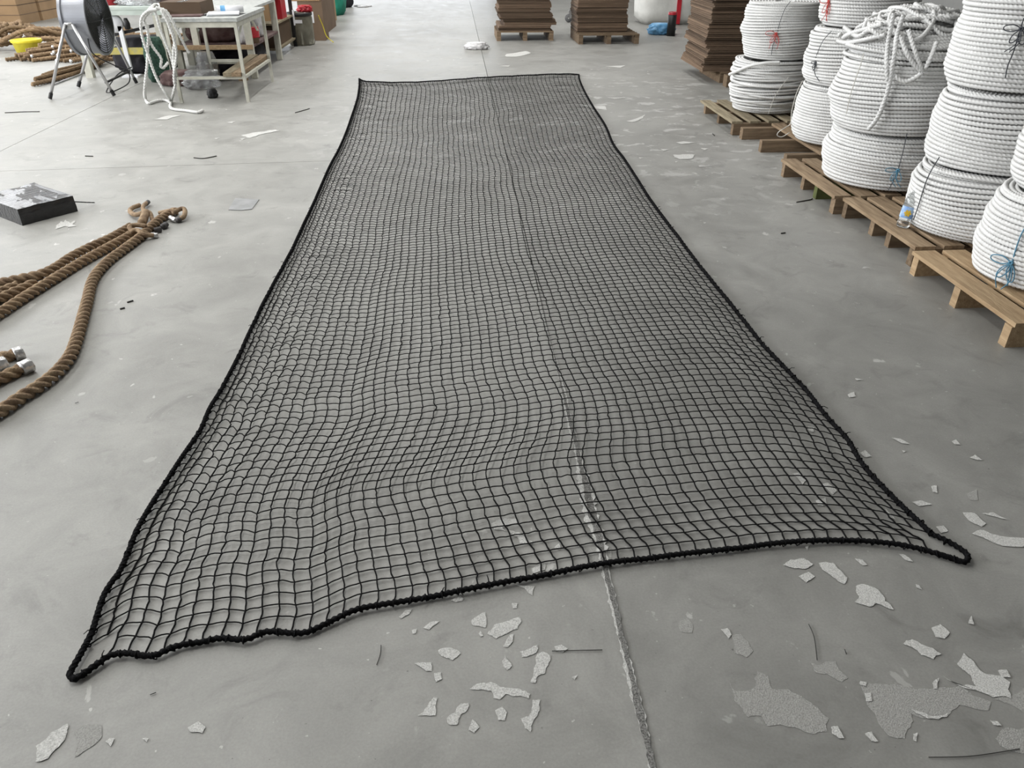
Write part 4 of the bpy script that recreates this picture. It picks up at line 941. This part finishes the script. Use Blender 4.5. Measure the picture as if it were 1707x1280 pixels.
# planks on the low rails of the steel table
for k, (x, lab) in enumerate(((-2.47, 'grey plank on the low rails, left of two under the steel table'), (-2.36, 'brown worn plank on the low rails, right of two under the steel table'))):
    p = MB().box((0, 0, .02), (.1, 1.42, .04)).build('plank', M['woodold' if k == 0 else 'wood'], None, loc=(x, 9.5, .2645)); p.rotation_euler = (0, 0, .03-.03*k); tag(p, lab, 'plank')
pb_ = empty('small_pallet', (-2.72, 10.24, 0)); MB().box((-.12, 0, .21), (.46, .09, .022)).build('deck_board', M['cream'], pb_); MB().box((.05, 0, .0995), (.1, .09, .199)).build('block', M['wood'], pb_); MB().box((-.29, .0, .0995), (.1, .09, .199)).build('block', M['wood'], pb_)
tag(pb_, 'short pale board on wooden blocks under the steel table', 'wood block')
for k, (c, d, lab) in enumerate((((-3.02, 9.72, .002), (.40, .30, .20), 'crumpled clear plastic bag on the floor under the steel table'), ((-3.06, 10.18, .002), (.24, .2, .34), 'crumpled clear plastic sack standing between the steel table and wooden bench'))):
    V, F = soft_box(*d, seed=40+k, rough=.10, taper=.8, e=2.4); o = MB().add(V, F).build('plastic_bag', M['film'], None, smooth=True, loc=c); tag(o, lab, 'bag')
V, F = soft_box(.11, .10, .10, seed=45, rough=.1, taper=.8, e=2.4); o = MB().add(V, F).build('black_lump', M['black'], None, smooth=True, loc=(-2.74, 9.1, .0)); tag(o, 'small black bundle on the floor under the steel table rail', 'bundle')
for k, (c, d, mk, nm_, lab) in enumerate((((-3.1, 10.9, .387), (.7, .5, .30), 'maroon', 'cloth_bundle', 'dark maroon bundle on the lower shelf of the wooden bench'),
        ((-2.66, 10.62, .387), (.16, .2, .30), 'filmw', 'plastic_sack', 'small bluish white sack on the lower shelf behind the table leg'),
        ((-3.0, 11.2, .0), (.74, 1.36, .325), 'dark', 'black_filler_sack', 'large black sack added to deepen the shade under the wooden bench'),  # black bulk enlarged to stand in for shade below the bench
        ((-3.68, 10.25, .0), (.24, .24, .50), 'dgreen', 'net_bundle', 'dark green mesh bundle standing between the benches'),
        ((-2.72, 11.35, .387), (.3, .3, .26), 'filmw', 'plastic_packet', 'pale plastic packet farther back on the lower shelf'))):
    V, F = soft_box(*d, seed=50+k, rough=.06, taper=.85, e=2.8); o = MB().add(V, F).build(nm_, M[mk], None, smooth=True, loc=c); tag(o, lab, 'bundle' if 'sack' not in nm_ else 'sack')
rsl = empty('twine_spool', (-2.56, 10.62, .387)); sp_ = MB(); t = np.linspace(0, 2*pi*9, 220)
sp_.tube(np.stack([.075*np.cos(t), .075*np.sin(t), .06+.012*t/(2*pi)*1.1], 1), .009, 6); sp_.build('red_twine', M['red'], rsl, smooth=True)
MB().lathe([(0, 0), (.07, 0), (.07, .19), (0, .19)], 18).build('spool_core', M['kraft'], rsl, smooth=True); tag(rsl, 'spool of shiny red twine on the lower shelf of the wooden bench', 'spool')
rc = thing_box('red_folder', 'upright dark red case on the dark steel rack', 'case', (-2.66, 12.95, .463), (.12, .35, .44), 'red')
thing_box('carton', 'brown carton beside the red case on the dark steel rack', 'carton', (-2.86, 12.70, .463), (.26, .4, .36), 'kraftlt')
thing_box('carton', 'large brown carton on the bottom shelf of the dark steel rack', 'carton', (-2.93, 12.80, .133), (.6, 1.25, .28), 'kraft')
gl = empty('white_dial_lamp', (-4.22, 10.62, .0)); MB().lathe([(0, .0), (.10, .0), (.11, .03), (.09, .05), (0, .05)], 20, (0, -.02, .62), 'y').build('round_head', M['paper'], gl, smooth=True); MB().box((.06, 0, .34), (.05, .04, .5)).build('stem', M['paper'], gl)
MB().box((.06, 0, .01), (.2, .16, .02)).build('foot', M['paper'], gl); MB().lathe([(0, 0), (.035, .01), (.04, .07), (.02, .13), (0, .13)], 12, (.16, -.03, .55)).build('black_knob', M['black'], gl, smooth=True)
tag(gl, 'white round-headed stand under the pale green bench', 'stand')
V, F = soft_box(.75, .6, .42, seed=61, rough=.07, taper=.82, e=2.5); o = MB().add(V, F).build('dark_bundle', M['dark'], None, smooth=True, loc=(-4.12, 11.1, .0)); tag(o, 'dark bundle added to deepen the shade under the pale green bench', 'bundle')  # dark mass added here only to darken the gap below the bench top
V, F = soft_box(.45, .3, .16, seed=62, rough=.09, taper=.82, e=2.5); o = MB().add(V, F).build('maroon_bundle', M['maroon'], None, smooth=True, loc=(-3.35, 9.98, .0)); tag(o, 'low dark maroon bundle on the floor left of the steel table legs', 'bundle')
# white rope draped over the table corner
dr = empty('draped_rope', (-3.0, 8.75, 0)); ld = np.array(dr.location); dm = MB()
def wr(px, dy, fl=()):
    P = []
    for k, (x, y) in enumerate(px):
        P.append(at(x, y, .016) if k in fl else at_y(x, y, 8.76+dy))
    P = np.array(P); P[:, 2] = np.maximum(P[:, 2], .016)
    rope(dm, smooth_path(P-ld, .008), .0165, .09, 9)
wr([(262,16),(246,19),(235.5,32),(236,56),(242,77),(248,94),(253,110),(262,132),(276,155),(285,169),(284,178),(290,182),(311,184.5),(330,187),(338,184)], -.04, range(9, 15))
wr([(262,14),(248,21),(240,32),(243,41),(247,56),(247,69),(246,86),(245,110),(243,127),(241,152),(243,165),(248,172),(262,168),(276,167),(284,171)], .0, range(10, 15))
wr([(250,15),(257,17),(261,28),(266,46),(275,69),(283.6,90),(289,110),(292,127),(292,141),(288,158),(285,168)], -.02, (10,))
wr([(260,12),(271.6,17),(280,34),(288,55),(291,69),(289,86),(290,110),(293,128)], -.045)
wr([(262,14),(275,17),(283.6,28),(294,48),(302.5,65),(311,82),(316,89)], .01)
wr([(246,40),(247,60),(254,77),(266,93),(269,100),(268,110),(272,113),(280.5,104)], .02)
wr([(268,16),(276,30),(283,46),(290,66),(294,88),(292,110),(290,125),(291,140)], -.07)
for k in range(5):
    a = [at(x, y, .853+.006*k) for x, y in ((244+2*k, 22), (252+k, 13-k), (262+k, 8), (272, 12+k), (277-k, 20))]
    rope(dm, smooth_path(np.array(a)-ld, .008), .0165, .09, 9)
dm.build('rope_strands', M['wrope2'], dr, smooth=True)
tag(dr, 'white rope hanging in long loops over the steel table corner to the floor', 'rope')

# ================================================================== FAR LEFT ROW: jar, cartons, cloth
jr = empty('plastic_drum', (-2.53, 13.72, 0)); MB().lathe([(0, .0), (.19, .0), (.21, .03), (.205, .40), (.19, .44), (.195, .47), (.18, .47), (.175, .42)], 28).build('drum_body', M['smoke'], jr, smooth=True)
MB().lathe([(.2, .43), (.212, .44), (.212, .475), (.18, .48)], 28).build('drum_rim', M['black'], jr, smooth=True); MB().box((.02, -.21, .36), (.12, .006, .05)).build('paper_label', M['paper'], jr)
tag(jr, 'smoky translucent plastic drum beside the upright carton', 'drum')
V, F = soft_box(.22, .2, .1, seed=70, rough=.14, taper=.8, e=2.2); o = MB().add(V, F).build('red_netting', M['red'], None, smooth=True, loc=(-2.42, 13.72, .482)); tag(o, 'crumpled red netting on top of the smoky drum', 'netting')
c1 = empty('carton', (-2.42, 14.42, 0)); MB().box((0, 0, .3), (.4, .42, .6)).build('carton_body', M['kraft'], c1); MB().box((-.02, -.212, .36), (.13, .004, .17)).build('white_label', M['paper'], c1); tag(c1, 'tall brown carton with a white label behind the smoky drum', 'carton')
c2 = empty('carton', (-2.5, 14.45, .603)); MB().box((0, .0, .14), (.5, .5, .28)).build('carton_body', M['kraftlt'], c2); MB().box((-.02, -.252, .2), (.09, .004, .035)).build('hand_hole_shade', M['dark'], c2)  # opening is a dark plate, its inner shade put into the colour
for sx_, an_ in ((-1, .5), (1, -.6)): f_ = MB().box((sx_*.11, 0, 0), (.24, .48, .006)).build('flap', M['kraftlt'], c2); f_.location = (sx_*.25, 0, .28); f_.rotation_euler = (0, an_, 0)
tag(c2, 'open light carton with a hand hole on top of the tall carton', 'carton')
thing_box('carton', 'brown carton leaning beyond the tall labelled carton', 'carton', (-2.6, 16.0, 0), (.5, 1.1, .75), 'kraft')
thing_box('carton', 'olive brown carton before the green cloth', 'carton', (-2.72, 17.4, 0), (.45, .7, .8), 'kraftlt')
V, F = soft_box(.55, .9, .8, seed=71, rough=.05, taper=.8, e=2.6); o = MB().add(V, F).build('green_cloth', M['teal'], None, smooth=True, loc=(-2.72, 19.0, 0)); tag(o, 'heap covered with dark green cloth far along the left row', 'cloth')
V, F = soft_box(.5, .6, .6, seed=72, rough=.06, taper=.8, e=2.4); o = MB().add(V, F).build('dark_sack', M['dark'], None, smooth=True, loc=(-2.75, 20.9, 0)); tag(o, 'dark sack beyond the green cloth', 'sack')
MB().tube(smooth_path(np.array([(.29, .14, .42), (.33, .23, .25), (.37, .23, .1), (.48, .18, .008)]), .02), .007, 6).build('hanging_cord', M['yellow'], jr, smooth=True)
# far left cartons
for k, (x, y, z, w_, d_, h_, lab) in enumerate(((-8.75, 17.6, 0, 1.1, .8, .52, 'front bottom carton of the far left pile beside the rope heap'), (-8.72, 18.75, 0, 1.1, 1.4, .52, 'bottom carton in the second row of the far left pile'), (-8.75, 17.65, .523, 1.1, .85, .5, 'top front carton of the far left pile'), (-8.72, 18.8, .523, 1.1, 1.35, .5, 'top carton in the second row of the far left pile'), (-8.7, 20.3, 0, 1.1, 1.5, .52, 'rearmost bottom carton of the far left pile'), (-8.7, 20.3, .523, 1.1, 1.5, .5, 'rearmost top carton of the far left pile'), (-9.95, 17.7, 0, 1.1, .8, .52, 'leftmost bottom carton at the picture edge'), (-9.95, 17.7, .523, 1.1, .8, .5, 'leftmost top carton at the picture edge'))):
    x -= .42; t = empty('carton', (x, y, z)); MB().box((0, 0, h_/2), (w_, d_, h_)).build('carton_body', M['kraftlt'], t)
    for q in (.33, .66): MB().box((0, 0, h_*q), (w_+.006, d_+.006, .012)).build('ridge', M['kraft'], t)
    tag(t, lab, 'carton', 'cartons in the far left pile')
# yellow tub
yt = empty('yellow_tub', tuple(at(51, 92))); MB().lathe([(0, 0), (.16, 0), (.195, .19), (.205, .195), (.205, .22), (.188, .22), (.15, .02), (0, .02)], 28).build('tub_body', M['yellow'], yt, smooth=True); MB().lathe([(.207, .185), (.212, .205), (.207, .218)], 28).build('tub_rim', M['yellow'], yt, smooth=True)
tag(yt, 'yellow plastic tub before the heap of brown rope', 'tub')
# heaped brown rope behind the tub: hanks
for k in range(9):
    c = np.array([-8.0+.27*k+R.uniform(-.1, .1), 13.6+R.uniform(-.4, .5), 0]); P = []
    n = 14; a0 = R.random()*6; ra = R.uniform(.35, .6)
    for i in range(n):
        a = a0+i*2*pi/7; P.append((ra*math.cos(a)*(1+R.uniform(-.15, .15)), .6*ra*math.sin(a)*(1+R.uniform(-.15, .15)), .04+.05*(i//7)+R.uniform(0, .16)+.2*math.exp(-((k-3)/3)**2)*R.random()))
    mb = MB(); rope(mb, smooth_path(P, .025), .036, .2, 9)
    o = mb.build('rope_hank', M['manila2'], None, smooth=True, loc=tuple(c)); tag(o, 'brown rope hank, %s from the left in the far left heap' % ordinal(k+1), 'rope', 'brown rope hanks in the far left heap')
# cut lengths piled with their ends to the camera
PILE = [(r_, c_) for r_, n_ in enumerate((17, 15, 12, 8)) for c_ in range(n_)]
for (row, c_) in PILE:
    x = -6.42+c_*.098+row*.10+R.uniform(-.02, .02); y0_ = 12.02+R.uniform(-.16, .20)+.10*row
    z = .027+row*.045
    L2 = R.uniform(1.3, 1.7); P = [(0, 0, 0), (.35*L2+R.uniform(-.06, .06), .45*L2, R.uniform(0, .03)), (.7*L2, .9*L2+R.uniform(-.05, .05), 0)]
    mb = MB(); rope(mb, smooth_path(P, .022), .029, .13, 9)
    o = mb.build('cut_rope', M['manila2'], None, smooth=True, loc=(x, y0_, z)); tag(o, 'cut brown rope, %s from the left in the %s layer behind the fan' % (ordinal(c_+1), ('bottom', 'second', 'third', 'top')[row]), 'rope', 'cut rope lengths behind the fan')
    if R.random() < .3: MB().lathe([(0, -.012), (.02, -.012), (.026, 0), (.026, .04)], 8, (0, 0, 0), 'y').build('taped_tip', M['tape'], o, smooth=True)
for k in range(12):
    row = k//3; mb = MB(); rope(mb, smooth_path([(-.75, 0, 0), (0, .02, .01), (.8, 0, 0)], .022), .033, .16, 9)
    o = mb.build('cut_rope', M['manila2'], None, smooth=True, loc=(-5.0+R.uniform(-.08, .08), 12.3+(k % 3)*.075, .034+row*.066)); tag(o, 'thick brown rope under the green bench, %s layer up, %s back' % (ordinal(row+1), ('front', 'one', 'two')[k % 3]), 'rope', 'rope lengths under the green bench')
for k in range(5):
    P = np.array([at(54+4*k, 141-2.0*k, .028+.0*k), at(95, 131-2*k, .03), at(130, 121-1.5*k, .03), at(158, 110-k, .035), at(172, 102-k, .06)])+np.array([0, .035*k, .04*(k % 2)])
    c = P[0]*np.array([1, 1, 0]); mb = MB(); rope(mb, smooth_path(P-c, .02), .03, .16, 9); o = mb.build('cut_rope', M['manila2'], None, smooth=True, loc=tuple(c)); tag(o, 'brown rope on the floor between the fan legs, %s from the front' % ordinal(k+1), 'rope', 'ropes between the fan legs')
